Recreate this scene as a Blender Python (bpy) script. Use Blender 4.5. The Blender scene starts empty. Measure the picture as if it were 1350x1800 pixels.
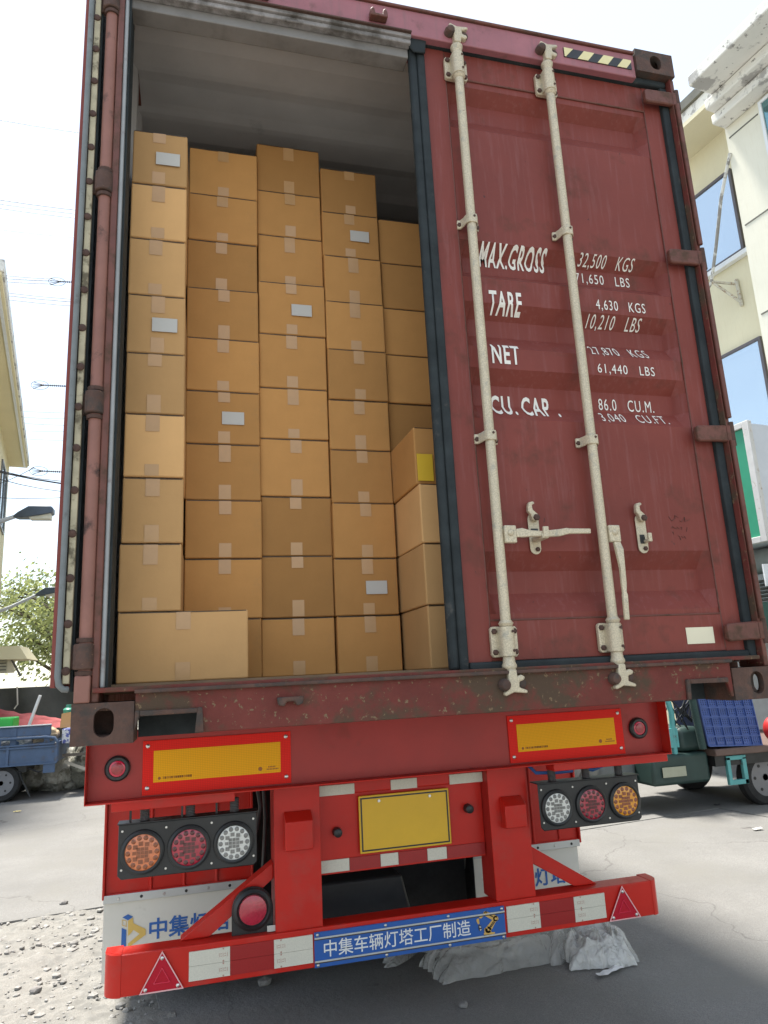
import bpy, bmesh, math, random
from mathutils import Vector, Matrix, Euler
random.seed(7)
rad = math.radians
sc = bpy.context.scene
COL = sc.collection

# ------------------------------------------------------------------ camera, sky, sun, exposure
CAM = Vector((0.3331, -2.3166, 1.4601))
ROT = Euler((rad(102.79477), rad(2.80285), rad(-14.7066)), 'XYZ')
FPX = 1256.34
cd = bpy.data.cameras.new('camera'); cam = bpy.data.objects.new('camera', cd); COL.objects.link(cam)
cam.location = CAM; cam.rotation_euler = ROT
cd.sensor_fit = 'HORIZONTAL'; cd.sensor_width = 36; cd.lens = 36 * FPX / 1350
cd.clip_start = .05; cd.clip_end = 2000
sc.camera = cam
SUN_EL, SUN_AZ = 73, -32          # azimuth from +Y towards +X
w = bpy.data.worlds.new('World'); sc.world = w; w.use_nodes = True
nt = w.node_tree; bg = nt.nodes['Background']
sky = nt.nodes.new('ShaderNodeTexSky'); sky.sky_type = 'NISHITA'; sky.sun_disc = False
sky.sun_elevation = rad(SUN_EL); sky.sun_rotation = rad(SUN_AZ)
sky.air_density = 1.2; sky.dust_density = .8; sky.ozone_density = 1.0
hz_mix = nt.nodes.new('ShaderNodeMix'); hz_mix.data_type = 'RGBA'; hz_mix.inputs[0].default_value = .68      # thin high haze over the blue
hz_mix.inputs[7].default_value = (1.9, 2.0, 2.02, 1); nt.links.new(sky.outputs[0], hz_mix.inputs[6])
nt.links.new(hz_mix.outputs[2], bg.inputs[0]); bg.inputs[1].default_value = 0.10
sl = bpy.data.lights.new('sun', 'SUN'); sl.energy = 1.9; sl.angle = rad(9); sl.color = (1, .95, .87)
so = bpy.data.objects.new('sun', sl); COL.objects.link(so)
sd = Vector((math.sin(rad(SUN_AZ)) * math.cos(rad(SUN_EL)), math.cos(rad(SUN_AZ)) * math.cos(rad(SUN_EL)), math.sin(rad(SUN_EL))))
so.rotation_euler = sd.to_track_quat('Z', 'Y').to_euler()
sc.view_settings.view_transform = 'Standard'; sc.view_settings.look = 'None'
sc.view_settings.exposure = 2.38; sc.view_settings.gamma = 1

RM = ROT.to_matrix()
def at(u, v, y):                # a surveyed picture point brought back to the plane at depth y
    d = RM @ Vector(((u - 675) / FPX, -(v - 900) / FPX, -1)); t = (y - CAM.y) / d.y
    return CAM + d * t
def atz(u, v, z):
    d = RM @ Vector(((u - 675) / FPX, -(v - 900) / FPX, -1)); t = (z - CAM.z) / d.z
    return CAM + d * t

# ------------------------------------------------------------------ mesh builder
class MB:
    def __init__(s): s.bm = bmesh.new()
    def box(s, x0, x1, y0, y1, z0, z1, M=None):
        c = [(x, y, z) for x in (x0, x1) for y in (y0, y1) for z in (z0, z1)]
        if M: c = [M @ Vector(p) for p in c]
        v = [s.bm.verts.new(p) for p in c]
        for f in ((0, 1, 3, 2), (4, 6, 7, 5), (0, 4, 5, 1), (2, 3, 7, 6), (0, 2, 6, 4), (1, 5, 7, 3)):
            s.bm.faces.new([v[i] for i in f])
        return s
    def loft(s, rings, cap=True, closed=True):
        R = [[s.bm.verts.new(p) for p in r] for r in rings]; n = len(R[0])
        for a, b in zip(R, R[1:]):
            for i in range(n if closed else n - 1):
                j = (i + 1) % n
                try: s.bm.faces.new((a[i], a[j], b[j], b[i]))
                except ValueError: pass
        if cap:
            s.bm.faces.new(list(reversed(R[0]))); s.bm.faces.new(R[-1])
        return s
    def cyl(s, p0, p1, r0, r1=None, seg=16, cap=True):
        return s.tube([p0, p1], [r0, r0 if r1 is None else r1], seg, cap)
    def tube(s, pts, r, seg=8, cap=True):
        pts = [Vector(p) for p in pts]; n = len(pts)
        rs = r if isinstance(r, (list, tuple)) else [r] * n
        rings = []; prev = None
        for i, p in enumerate(pts):
            t = (pts[min(i + 1, n - 1)] - pts[max(i - 1, 0)]).normalized()
            if prev is None:
                a = Vector((0, 0, 1)) if abs(t.z) < .9 else Vector((1, 0, 0))
                u = t.cross(a).normalized()
            else:
                u = (prev - t * prev.dot(t)).normalized()
            prev = u; q = t.cross(u)
            rings.append([p + (u * math.cos(2 * math.pi * k / seg) + q * math.sin(2 * math.pi * k / seg)) * rs[i] for k in range(seg)])
        return s.loft(rings, cap)
    def lathe(s, c, axis, prof, seg=24, cap=True):      # prof: (distance along axis, radius)
        c = Vector(c); a = Vector(axis).normalized()
        u = a.cross(Vector((0, 0, 1)) if abs(a.z) < .9 else Vector((1, 0, 0))).normalized(); q = a.cross(u)
        return s.loft([[c + a * d + (u * math.cos(2 * math.pi * k / seg) + q * math.sin(2 * math.pi * k / seg)) * r for k in range(seg)] for d, r in prof], cap)
    def plate(s, outer, holes, f0, f1):                 # polygon with holes, f(a,b)->point on either face
        loops = [outer] + holes
        vs = []
        for f in (f0, f1):
            edges = []; row = []
            for lp in loops:
                v = [s.bm.verts.new(f(*p)) for p in lp]; row.append(v)
                for i in range(len(v)): edges.append(s.bm.edges.new((v[i], v[(i + 1) % len(v)])))
            vs.append(row)
            bmesh.ops.triangle_fill(s.bm, use_beauty=True, edges=edges)
        for a, b in zip(vs[0], vs[1]):
            for i in range(len(a)):
                j = (i + 1) % len(a); s.bm.faces.new((a[i], a[j], b[j], b[i]))
        return s
    def prism(s, poly, y0, y1, holes=()):               # polygon in XZ, thickness along Y
        return s.plate(poly, list(holes), lambda a, b: Vector((a, y0, b)), lambda a, b: Vector((a, y1, b)))
    def grid(s, nx, ny, f):
        v = [[s.bm.verts.new(f(i / nx, j / ny)) for j in range(ny + 1)] for i in range(nx + 1)]
        for i in range(nx):
            for j in range(ny): s.bm.faces.new((v[i][j], v[i + 1][j], v[i + 1][j + 1], v[i][j + 1]))
        return s
    def blob(s, c, rx, ry, rz, sub=2, noise=.15, seed=0):
        r = bmesh.ops.create_icosphere(s.bm, subdivisions=sub, radius=1)
        rnd = random.Random(seed)
        for v in r['verts']:
            k = 1 + rnd.uniform(-noise, noise); v.co = Vector((c[0] + v.co.x * rx * k, c[1] + v.co.y * ry * k, c[2] + v.co.z * rz * k))
        return s

def root_of(o):
    while o.parent: o = o.parent
    return o
ORIG = {}
def obj(name, mb, mat, parent=None, smooth=False, bevel=0, seg=2, recalc=True):
    bm = mb.bm if isinstance(mb, MB) else mb
    if recalc: bmesh.ops.recalc_face_normals(bm, faces=bm.faces)
    if parent:
        o0 = ORIG.get(root_of(parent).name, Vector())
        bmesh.ops.translate(bm, verts=bm.verts, vec=-o0)
    me = bpy.data.meshes.new(name); bm.to_mesh(me); bm.free()
    if smooth:
        me.shade_smooth(); me.set_sharp_from_angle(angle=rad(smooth if smooth > 1 else 40))
    o = bpy.data.objects.new(name, me); COL.objects.link(o)
    for m in (mat if isinstance(mat, (list, tuple)) else [mat]): me.materials.append(m)
    if parent: o.parent = parent
    if bevel:
        b = o.modifiers.new('bevel', 'BEVEL'); b.width = bevel; b.segments = seg; b.limit_method = 'ANGLE'; b.angle_limit = rad(35)
        if not smooth: me.shade_smooth(); me.set_sharp_from_angle(angle=rad(30))
    return o
def tag(o, label=None, cat=None, group=None, kind=None):
    if label: o['label'] = label
    if cat: o['category'] = cat
    if group: o['group'] = group
    if kind: o['kind'] = kind
    return o
def thing(name, label, cat, loc=(0, 0, 0), group=None):
    o = bpy.data.objects.new(name, None); COL.objects.link(o); o.location = loc; o.empty_display_size = .1
    ORIG[o.name] = Vector(loc)
    return tag(o, label, cat, group)
def copy_tree(o, parent=None, label=None):
    c = o.copy(); COL.objects.link(c)
    if parent: c.parent = parent
    if label: c['label'] = label
    for ch in list(o.children): copy_tree(ch, c)
    return c

# ------------------------------------------------------------------ materials
def mat(name, col, rough=.5, metal=0., var=.12, scale=6., bump=0., bscale=80., dirt=None, streak=None, spots=None, coat=0., spec=.5, fine=0.):
    m = bpy.data.materials.new(name); m.use_nodes = True; n = m.node_tree.nodes; L = m.node_tree.links.new
    b = n['Principled BSDF']; b.inputs['Roughness'].default_value = rough; b.inputs['Metallic'].default_value = metal
    b.inputs['Coat Weight'].default_value = coat; b.inputs['Specular IOR Level'].default_value = spec
    tc = n.new('ShaderNodeTexCoord'); src = tc.outputs['Object']
    def noise(sc_, det=6, sx=1, sy=1, sz=1, off=0):
        mp = n.new('ShaderNodeMapping'); mp.inputs['Scale'].default_value = (sx, sy, sz); mp.inputs['Location'].default_value = (off, off * .7, off * 1.3)
        L(src, mp.inputs[0]); t = n.new('ShaderNodeTexNoise'); t.inputs['Scale'].default_value = sc_; t.inputs['Detail'].default_value = det
        t.inputs['Roughness'].default_value = .65; L(mp.outputs[0], t.inputs['Vector']); return t.outputs['Fac']
    def ramp(f, a, bb):
        r = n.new('ShaderNodeMapRange'); r.inputs[1].default_value = a; r.inputs[2].default_value = bb; L(f, r.inputs[0]); return r.outputs[0]
    def mix(fac, c1, c2, mode='MIX'):
        x = n.new('ShaderNodeMix'); x.data_type = 'RGBA'; x.blend_type = mode
        if isinstance(fac, float): x.inputs[0].default_value = fac
        else: L(fac, x.inputs[0])
        for k, c in ((6, c1), (7, c2)):
            if isinstance(c, tuple): x.inputs[k].default_value = (*c, 1)
            else: L(c, x.inputs[k])
        return x.outputs[2]
    c = mix(ramp(noise(scale), .3, .7), tuple(max(0, k * (1 - var)) for k in col), tuple(min(1, k * (1 + var)) for k in col))
    rg = None
    if fine:
        c = mix(ramp(noise(220, 3, off=5), .35, .65), c, tuple(k * (1 - fine) for k in col))
    if streak:      # (amount, colour) thin vertical runs
        a, sc_ = streak; c = mix(math_mul(n, L, ramp(noise(14, 5, 4, 4, .25, 3), .52, .72), a), c, sc_)
    if dirt:        # (lo, hi, colour, scale)
        lo, hi, dc, ds = dirt; f = ramp(noise(ds, 9, off=2), lo, hi); c = mix(f, c, dc)
        rr = n.new('ShaderNodeMapRange'); rr.inputs[3].default_value = rough; rr.inputs[4].default_value = .85; L(f, rr.inputs[0]); rg = rr.outputs[0]
    if spots:       # (threshold, colour, scale)
        th, pc, ps = spots; c = mix(ramp(noise(ps, 4, off=9), th, th + .03), c, pc)
    L(c, b.inputs['Base Color'])
    if rg: L(rg, b.inputs['Roughness'])
    elif rough > .12:
        rr = n.new('ShaderNodeMapRange'); rr.inputs[3].default_value = rough * .8; rr.inputs[4].default_value = min(1, rough * 1.25); L(noise(scale * 2.3, off=7), rr.inputs[0]); L(rr.outputs[0], b.inputs['Roughness'])
    if bump:
        bp = n.new('ShaderNodeBump'); bp.inputs['Strength'].default_value = 1; bp.inputs['Distance'].default_value = bump
        L(noise(bscale, 6, off=1), bp.inputs['Height']); L(bp.outputs[0], b.inputs['Normal'])
    m['api'] = 1
    return m
def math_mul(n, L, f, a):
    x = n.new('ShaderNodeMath'); x.operation = 'MULTIPLY'; L(f, x.inputs[0]); x.inputs[1].default_value = a; return x.outputs[0]

M = {}
RUST = (.075, .038, .022)
M['door'] = mat('maroon_door_paint', (.190, .041, .030), .55, spec=.3, var=.13, scale=2.2, bump=.0015, bscale=9, dirt=(.56, .74, (.12, .045, .033), 6), streak=(.22, (.30, .15, .145)), spots=(.70, (.08, .03, .025), 34))
M['header'] = mat('pink_header_paint', (.31, .115, .13), .55, var=.15, scale=4, bump=.001, bscale=14, dirt=(.55, .75, (.13, .07, .065), 8), streak=(.5, (.2, .11, .11)))  # lighter and pinker than the door maroon
M['frame'] = mat('maroon_frame_paint', (.13, .042, .028), .55, var=.2, scale=5, bump=.0015, bscale=30, dirt=(.50, .66, RUST, 14), spots=(.70, (.03, .018, .014), 26))
M['sill'] = mat('rusted_sill_paint', (.15, .036, .028), .7, spec=.25, var=.2, scale=5, bump=.004, bscale=45, dirt=(.47, .58, (.085, .055, .036), 5.0), spots=(.62, (.19, .13, .075), 50))
M['casting'] = mat('rusted_casting', (.085, .043, .03), .75, var=.35, scale=12, bump=.004, bscale=50, dirt=(.48, .62, (.055, .042, .035), 16), spots=(.68, (.24, .14, .08), 60))
M['post'] = mat('pink_brown_post_paint', (.24, .105, .078), .6, var=.18, scale=5, bump=.001, bscale=25, dirt=(.57, .68, (.06, .035, .03), 10))
M['rubber'] = mat('black_rubber_gasket', (.030, .036, .038), .7, spec=.15, var=.3, scale=9, bump=.001, bscale=30, dirt=(.62, .8, (.11, .1, .09), 12))
M['greyrubber'] = mat('grey_weathered_gasket', (.16, .175, .175), .6, var=.2, scale=9, dirt=(.6, .75, (.08, .075, .07), 12))
M['rod'] = mat('cream_galvanised_rod', (.64, .55, .39), .45, metal=.15, var=.1, scale=9, bump=.0008, bscale=150, dirt=(.56, .72, (.34, .33, .28), 18), spots=(.70, (.16, .08, .045), 60), fine=.35)
M['rustbolt'] = mat('rusty_bolt', (.07, .035, .025), .75, var=.3, scale=60, bump=.001, bscale=200)
M['beige'] = mat('beige_peeling_strip', (.42, .37, .25), .7, var=.2, scale=12, bump=.001, bscale=60, dirt=(.52, .62, (.13, .11, .07), 14))
M['lining'] = mat('grey_interior_paint', (.48, .47, .46), .6, var=.1, scale=3, dirt=(.6, .8, (.2, .2, .2), 4))
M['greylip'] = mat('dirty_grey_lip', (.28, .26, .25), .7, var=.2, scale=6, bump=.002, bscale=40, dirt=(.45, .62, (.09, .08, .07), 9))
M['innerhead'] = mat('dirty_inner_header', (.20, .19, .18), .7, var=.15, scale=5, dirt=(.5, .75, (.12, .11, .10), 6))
M['jamb'] = mat('grey_jamb_paint', (.30, .31, .31), .6, var=.15, scale=6, dirt=(.55, .75, (.15, .1, .09), 9))
M['ply'] = mat('plywood_floor', (.19, .12, .065), .7, var=.25, scale=7)
M['white_print'] = mat('white_stencil_paint', (.76, .73, .66), .6, var=.06, scale=30, spots=(.71, (.32, .15, .14), 60))
M['cream_sticker'] = mat('cream_sticker', (.74, .68, .5), .6, var=.04)
M['red'] = mat('red_trailer_paint', (.52, .018, .010), .38, spec=.3, var=.10, scale=3, bump=.0006, bscale=20, dirt=(.52, .85, (.34, .07, .055), 5), coat=.06)
M['redshade'] = mat('shaded_red_trailer_paint', (.36, .018, .013), .42, var=.14, scale=3, bump=.0008, bscale=16, dirt=(.60, .8, (.24, .06, .05), 6))  # trailer red darkened in the colour for the shade under the container
M['black'] = mat('black_plastic', (.018, .019, .02), .42, var=.3, scale=12, dirt=(.6, .85, (.05, .05, .05), 9))
M['tyre'] = mat('tyre_rubber', (.022, .022, .022), .8, var=.3, scale=15, bump=.002, bscale=90)
M['steel'] = mat('zinc_screw', (.6, .6, .58), .3, metal=.9, var=.1, scale=60)
M['alu'] = mat('aluminium_strip', (.56, .57, .55), .42, metal=.4, var=.08, scale=6)
M['conduit'] = mat('grey_ribbed_conduit', (.10, .10, .10), .55, var=.2, scale=20)
M['blue_sign'] = mat('blue_sign_film', (.018, .098, .36), .4, var=.06, scale=6)
M['sign_white'] = mat('white_sign_letter', (.72, .73, .72), .45, var=.03)
M['logo_blue'] = mat('blue_flap_print', (.03, .13, .42), .5, var=.08)
M['logo_yellow'] = mat('yellow_flap_print', (.72, .48, .12), .5, var=.05)
M['arm_yellow'] = mat('robot_arm_yellow', (.62, .38, .10), .5, var=.08, scale=30)
M['arm_dark'] = mat('robot_arm_outline', (.05, .035, .02), .5)
M['flap'] = mat('white_mudflap', (.72, .69, .61), .55, var=.05, scale=3, dirt=(.62, .85, (.42, .38, .3), 5))
M['tape_white'] = mat('white_reflective_tape', (.66, .63, .53), .5, spec=.2, var=.05, scale=14, fine=.12)
M['tape_red'] = mat('red_reflective_tape', (.34, .012, .012), .35, var=.08, scale=14, fine=.15)
M['plate_blank'] = mat('yellow_plate', (.70, .42, .02), .45, var=.05)
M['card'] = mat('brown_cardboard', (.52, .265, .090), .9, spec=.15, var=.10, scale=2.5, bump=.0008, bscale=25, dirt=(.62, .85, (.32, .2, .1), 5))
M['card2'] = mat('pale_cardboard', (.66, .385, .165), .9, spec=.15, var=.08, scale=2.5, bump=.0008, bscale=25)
M['packtape'] = mat('packing_tape', (.50, .29, .13), .3, var=.08, scale=9)
M['paper'] = mat('white_paper_label', (.50, .48, .44), .7, var=.04)
for nm_ in ('card', 'card2'):      # each carton its own tone
    mm = M[nm_]; n = mm.node_tree.nodes; L_ = mm.node_tree.links.new; b_ = n['Principled BSDF']; oi = n.new('ShaderNodeObjectInfo'); mr = n.new('ShaderNodeMapRange'); mr.inputs[3].default_value = .70; mr.inputs[4].default_value = 1.08
    L_(oi.outputs['Random'], mr.inputs[0]); old = b_.inputs['Base Color'].links[0].from_socket; vm = n.new('ShaderNodeVectorMath'); vm.operation = 'SCALE'; L_(old, vm.inputs[0]); L_(mr.outputs[0], vm.inputs['Scale']); L_(vm.outputs[0], b_.inputs['Base Color'])
M['amber_label'] = mat('yellow_paper_label', (.72, .46, .03), .6, var=.04)
M['blacktyre'] = M['tyre']
def retro(name, col, cell=.0065):
    m = bpy.data.materials.new(name); m.use_nodes = True; n = m.node_tree.nodes; L = m.node_tree.links.new
    b = n['Principled BSDF']; tc = n.new('ShaderNodeTexCoord'); v = n.new('ShaderNodeTexVoronoi'); v.feature = 'DISTANCE_TO_EDGE'
    v.inputs['Scale'].default_value = 1 / cell; v.inputs['Randomness'].default_value = .0; L(tc.outputs['Object'], v.inputs['Vector'])
    r = n.new('ShaderNodeMapRange'); r.inputs[1].default_value = .02; r.inputs[2].default_value = .16; L(v.outputs['Distance'], r.inputs[0])
    x = n.new('ShaderNodeMix'); x.data_type = 'RGBA'; L(r.outputs[0], x.inputs[0]); x.inputs[6].default_value = (*[k * .74 for k in col], 1); x.inputs[7].default_value = (*col, 1)
    L(x.outputs[2], b.inputs['Base Color']); b.inputs['Roughness'].default_value = .45; b.inputs['Specular IOR Level'].default_value = .2
    return m
M['retro_red'] = retro('red_honeycomb_reflective', (.86, .016, .008)); M['retro_yellow'] = retro('yellow_honeycomb_reflective', (.95, .44, .005))
def lensmat(name, col, tr=.0):
    m = mat(name, col, .12, var=.18, scale=90, coat=.8, bump=.0012, bscale=160); return m
M['lens_amber'] = lensmat('amber_lens', (.70, .20, .07)); M['lens_red'] = lensmat('red_lens', (.42, .015, .04)); M['lens_clear'] = lensmat('clear_lens', (.72, .72, .68))
M['cell_amber'] = mat('amber_cell', (.26, .07, .02), .15, var=.3, scale=60, coat=.5); M['cell_red'] = mat('red_cell', (.09, .008, .012), .15, var=.3, scale=60, coat=.5); M['cell_clear'] = mat('clear_cell', (.20, .20, .19), .12, var=.4, scale=60, coat=.5)
M['led_amber2'] = mat('orange_lens', (.75, .30, .01), .12, var=.15, scale=90, coat=.8)

# ------------------------------------------------------------------ text
def text_bm(body, bold=0.0, sp=1.0):
    cu = bpy.data.curves.new('t', 'FONT'); cu.body = body; cu.size = 1; cu.offset = bold; cu.resolution_u = 3; cu.space_character = sp
    o = bpy.data.objects.new('t', cu); COL.objects.link(o)
    dg = bpy.context.evaluated_depsgraph_get(); me = bpy.data.meshes.new_from_object(o.evaluated_get(dg))
    bm = bmesh.new(); bm.from_mesh(me); bpy.data.objects.remove(o); bpy.data.curves.remove(cu); bpy.data.meshes.remove(me)
    return bm
def lay_text(body, x0, x1, z0, z1, fy, bold=.0, cuts=(), shear=0., sp=1.0):
    bm = text_bm(body, bold, sp)
    if not bm.verts: return bm
    a0, a1 = min(v.co.x for v in bm.verts), max(v.co.x for v in bm.verts); b0, b1 = min(v.co.y for v in bm.verts), max(v.co.y for v in bm.verts)
    for v in bm.verts:
        x, y = (v.co.x - a0) / (a1 - a0), (v.co.y - b0) / (b1 - b0)
        v.co = Vector((x0 + (x1 - x0) * x + shear * y, 0, z0 + (z1 - z0) * y))
    for z in cuts:
        if z0 < z < z1: bmesh.ops.bisect_plane(bm, geom=bm.verts[:] + bm.edges[:] + bm.faces[:], plane_co=(0, 0, z), plane_no=(0, 0, 1))
    for v in bm.verts: v.co.y = fy(v.co.z)
    return bm

# ================================================================== GROUND
gm = mat('concrete_ground', (.245, .24, .228), .9, spec=.2, var=.2, scale=1.1, bump=.006, bscale=34, dirt=(.5, .72, (.19, .185, .17), 1.1), spots=(.69, (.11, .105, .10), 1.9), fine=.38)
def add_cracks(m, scale, width, depth=.45):
    n = m.node_tree.nodes; L = m.node_tree.links.new; b = n['Principled BSDF']
    old = b.inputs['Base Color'].links[0].from_socket
    tc = n.new('ShaderNodeTexCoord'); nz = n.new('ShaderNodeTexNoise'); nz.inputs['Scale'].default_value = 1.3; nz.inputs['Detail'].default_value = 6; L(tc.outputs['Object'], nz.inputs['Vector'])
    ad = n.new('ShaderNodeVectorMath'); ad.operation = 'MULTIPLY_ADD'; L(nz.outputs['Color'], ad.inputs[0]); ad.inputs[1].default_value = (1.1, 1.1, 0); L(tc.outputs['Object'], ad.inputs[2])
    v = n.new('ShaderNodeTexVoronoi'); v.feature = 'DISTANCE_TO_EDGE'; v.inputs['Scale'].default_value = scale; L(ad.outputs[0], v.inputs['Vector'])
    r = n.new('ShaderNodeMapRange'); r.inputs[1].default_value = 0; r.inputs[2].default_value = width; r.inputs[3].default_value = depth; r.inputs[4].default_value = 0; L(v.outputs['Distance'], r.inputs[0])
    x = n.new('ShaderNodeMix'); x.data_type = 'RGBA'; L(r.outputs[0], x.inputs[0]); L(old, x.inputs[6]); x.inputs[7].default_value = (.09, .085, .08, 1); L(x.outputs[2], b.inputs['Base Color'])
add_cracks(gm, .23, .0022, .55)
g = MB(); g.grid(40, 40, lambda a, b: Vector(((a - .5) * 600, (b - .5) * 600, -.004)))
tag(obj('ground', g, mat('far_ground', (.25, .24, .22), .9, var=.2, scale=.3)), kind='structure')
# concrete slabs, each with recessed joints, laid on the ground in the street's direction
A8 = rad(8); ES = Vector((-math.sin(A8), math.cos(A8), 0)); EU = Vector((math.cos(A8), math.sin(A8), 0))
def us(u, s, z): return EU * u + ES * s + Vector((0, 0, z))
slabs = tag(bpy.data.objects.new('pavement', None), kind='structure'); COL.objects.link(slabs)
rr = random.Random(3)
for u0, u1, cuts_ in ((-8.5, -4.2, (-7, -2.4, 2.2, 6.8, 11.4, 16, 20.6, 25.2, 30)), (.42, 5.9, (-7, -2.0, 3.35)), (-4.2, 5.9, (3.35, 8.6, 14, 20, 26, 32)), (5.9, 9.0, (-7, -2.4, 2.2, 6.8, 11.4, 16, 20.6, 25.2, 30))):
    for s0, s1 in zip(cuts_, cuts_[1:]):
        z = .012 + rr.uniform(-.003, .003)
        P = [us(u0 + .003, s0 + .003, 0), us(u1 - .003, s0 + .003, 0), us(u1 - .003, s1 - .003, 0), us(u0 + .003, s1 - .003, 0)]
        mb = MB(); mb.loft([[p + Vector((0, 0, -.02)) for p in P], [p + Vector((0, 0, z)) for p in P]])
        obj('concrete_slab', mb, gm, slabs)
gravel = mat('broken_gravel_ground', (.27, .26, .235), .95, var=.25, scale=9, bump=.006, bscale=60, dirt=(.5, .6, (.17, .165, .15), 14), fine=.35)
from mathutils import noise as mn
def gz(a, b):
    p = us(-4.19 + a * 4.67, -2.5 + b * 5.9, 0)
    h = mn.fractal(Vector((p.x * 5, p.y * 5, 0)), 1, 2, 5) * .013 + mn.fractal(Vector((p.x * 22, p.y * 22, 3)), 1, 2, 4) * .009
    return p + Vector((0, 0, .006 + h))
tag(obj('gravel_patch', MB().grid(230, 300, gz), gravel, smooth=60), kind='structure')
st = MB(); rr = random.Random(11)
for k in range(2600):
    p = us(rr.uniform(-2.4, .40), rr.uniform(.6, 3.36), .008); r = rr.choice((.004, .005, .006, .007, .008, .010, .014, .02))
    st.blob((p.x, p.y, p.z), r * rr.uniform(.8, 1.4), r * rr.uniform(.8, 1.3), r * .7, 1, .22, k)
tag(obj('loose_gravel', st, mat('gravel_stone', (.28, .27, .25), .9, var=.4, scale=20)), kind='stuff')
for (u, v, r, lb) in ((465, 1731, .035, 'grey broken stone on the ground under the left of the bumper'), (112, 1590, .028, 'small dark stone on the concrete left of the white mudflap'),
                      (815, 1770, .022, 'small brown pebble on shaded ground at the bottom centre'), (62, 1775 - 30, .03, 'pale pebble on the gravel at the lower left')):
    p = atz(u, v, .012 if u != 62 else .01); b = MB().blob((p.x, p.y, p.z + r * .4), r, r * .8, r * .6, 2, .14, int(u))
    tag(obj('stone', b, mat('stone_grey', (.2, .19, .18), .9, var=.3, scale=30)), lb, 'stone')
for i, (u, v, lb, c) in enumerate(((30, 1427, 'dry yellow leaf scrap lying on the concrete beside the blue cart', (.6, .5, .2)), (1332, 1457, 'crumpled white paper scrap on the ground at the right edge', (.75, .75, .73)),
                                (1072, 1708, 'torn strip of clear film lying right of the plastic bags', (.7, .7, .7)), (1262, 1415, 'dark rubber scrap on the ground in front of the right cart', (.05, .05, .05)))):
    p = atz(u, v, .022); w_ = .09 if i != 2 else .16
    rr = random.Random(u); mb = MB().grid(6, 3, lambda a, b: Vector((p.x + (a - .5) * w_, p.y + (b - .5) * .04 + (a - .5) * .05 * (i == 2), p.z + rr.uniform(0, .012))))
    tag(obj('litter_scrap', mb, mat('litter', c, .7)), lb, 'litter')

# ================================================================== SHIPPING CONTAINER
W = 2.470; H0, H1 = 1.300, 4.200; LEN = 13.7
con = thing('shipping_container', 'maroon high shipping container loaded on the red trailer, left door open', 'shipping container', (W / 2, 0, H0))
def stadium(cx, cz, wx, hz, n=8):
    r = wx / 2; pts = []
    for k in range(n + 1): a = math.pi * k / n; pts.append((cx + r * math.cos(a), cz + hz / 2 - r + r * math.sin(a)))
    for k in range(n + 1): a = math.pi + math.pi * k / n; pts.append((cx + r * math.cos(a), cz - hz / 2 + r + r * math.sin(a)))
    return pts
def casting(x0, x1, y0, y1, z0, z1, hole, outx, name='corner_casting'):
    # hollow block: the end face and the outer side each have an oval hole
    mb = MB(); t = .024
    fy = y0 if y0 < 1 else y1; dy = t if y0 < 1 else -t
    mb.plate([(x0, z0), (x1, z0), (x1, z1), (x0, z1)], [stadium(*hole)], lambda a, b: Vector((a, fy, b)), lambda a, b: Vector((a, fy + dy, b)))
    by = y1 if y0 < 1 else y0; mb.box(x0, x1, min(by, by - dy), max(by, by - dy), z0, z1)
    ya, yb = sorted((fy + dy, by - dy))
    mb.box(x0, x1, ya, yb, z0, z0 + t); mb.box(x0, x1, ya, yb, z1 - t, z1)
    ox, ix = (x0, x1) if outx < 0 else (x1, x0); d = t if outx < 0 else -t
    mb.plate([(ya, z0 + t), (yb, z0 + t), (yb, z1 - t), (ya, z1 - t)], [stadium((ya + yb) / 2, (z0 + z1) / 2, .05, .07)], lambda a, b: Vector((ox, a, b)), lambda a, b: Vector((ox + d, a, b)))
    mb.box(min(ix, ix - d), max(ix, ix - d), ya, yb, z0 + t, z1 - t)
    return obj(name, mb, M['casting'], con, bevel=.007)
casting(-.004, .17, 0, .17, 1.300, 1.419, (.086, 1.362, .056, .083), -1)
casting(2.284, W, 0, .17, 1.302, 1.419, (2.39, 1.362, .056, .083), 1)
casting(2.268, W - .004, -.004, .17, 4.085, 4.204, (2.372, 4.145, .058, .075), 1)
casting(0, .17, -.004, .17, 4.085, 4.204, (.09, 4.145, .058, .075), -1)
for xx, sx in ((0, -1), (W - .17, 1)):
    for zz in (1.302, 4.085): casting(xx, xx + .17, LEN - .17, LEN, zz, zz + .118, (xx + .085, zz + .06, .056, .08), sx)
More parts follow.
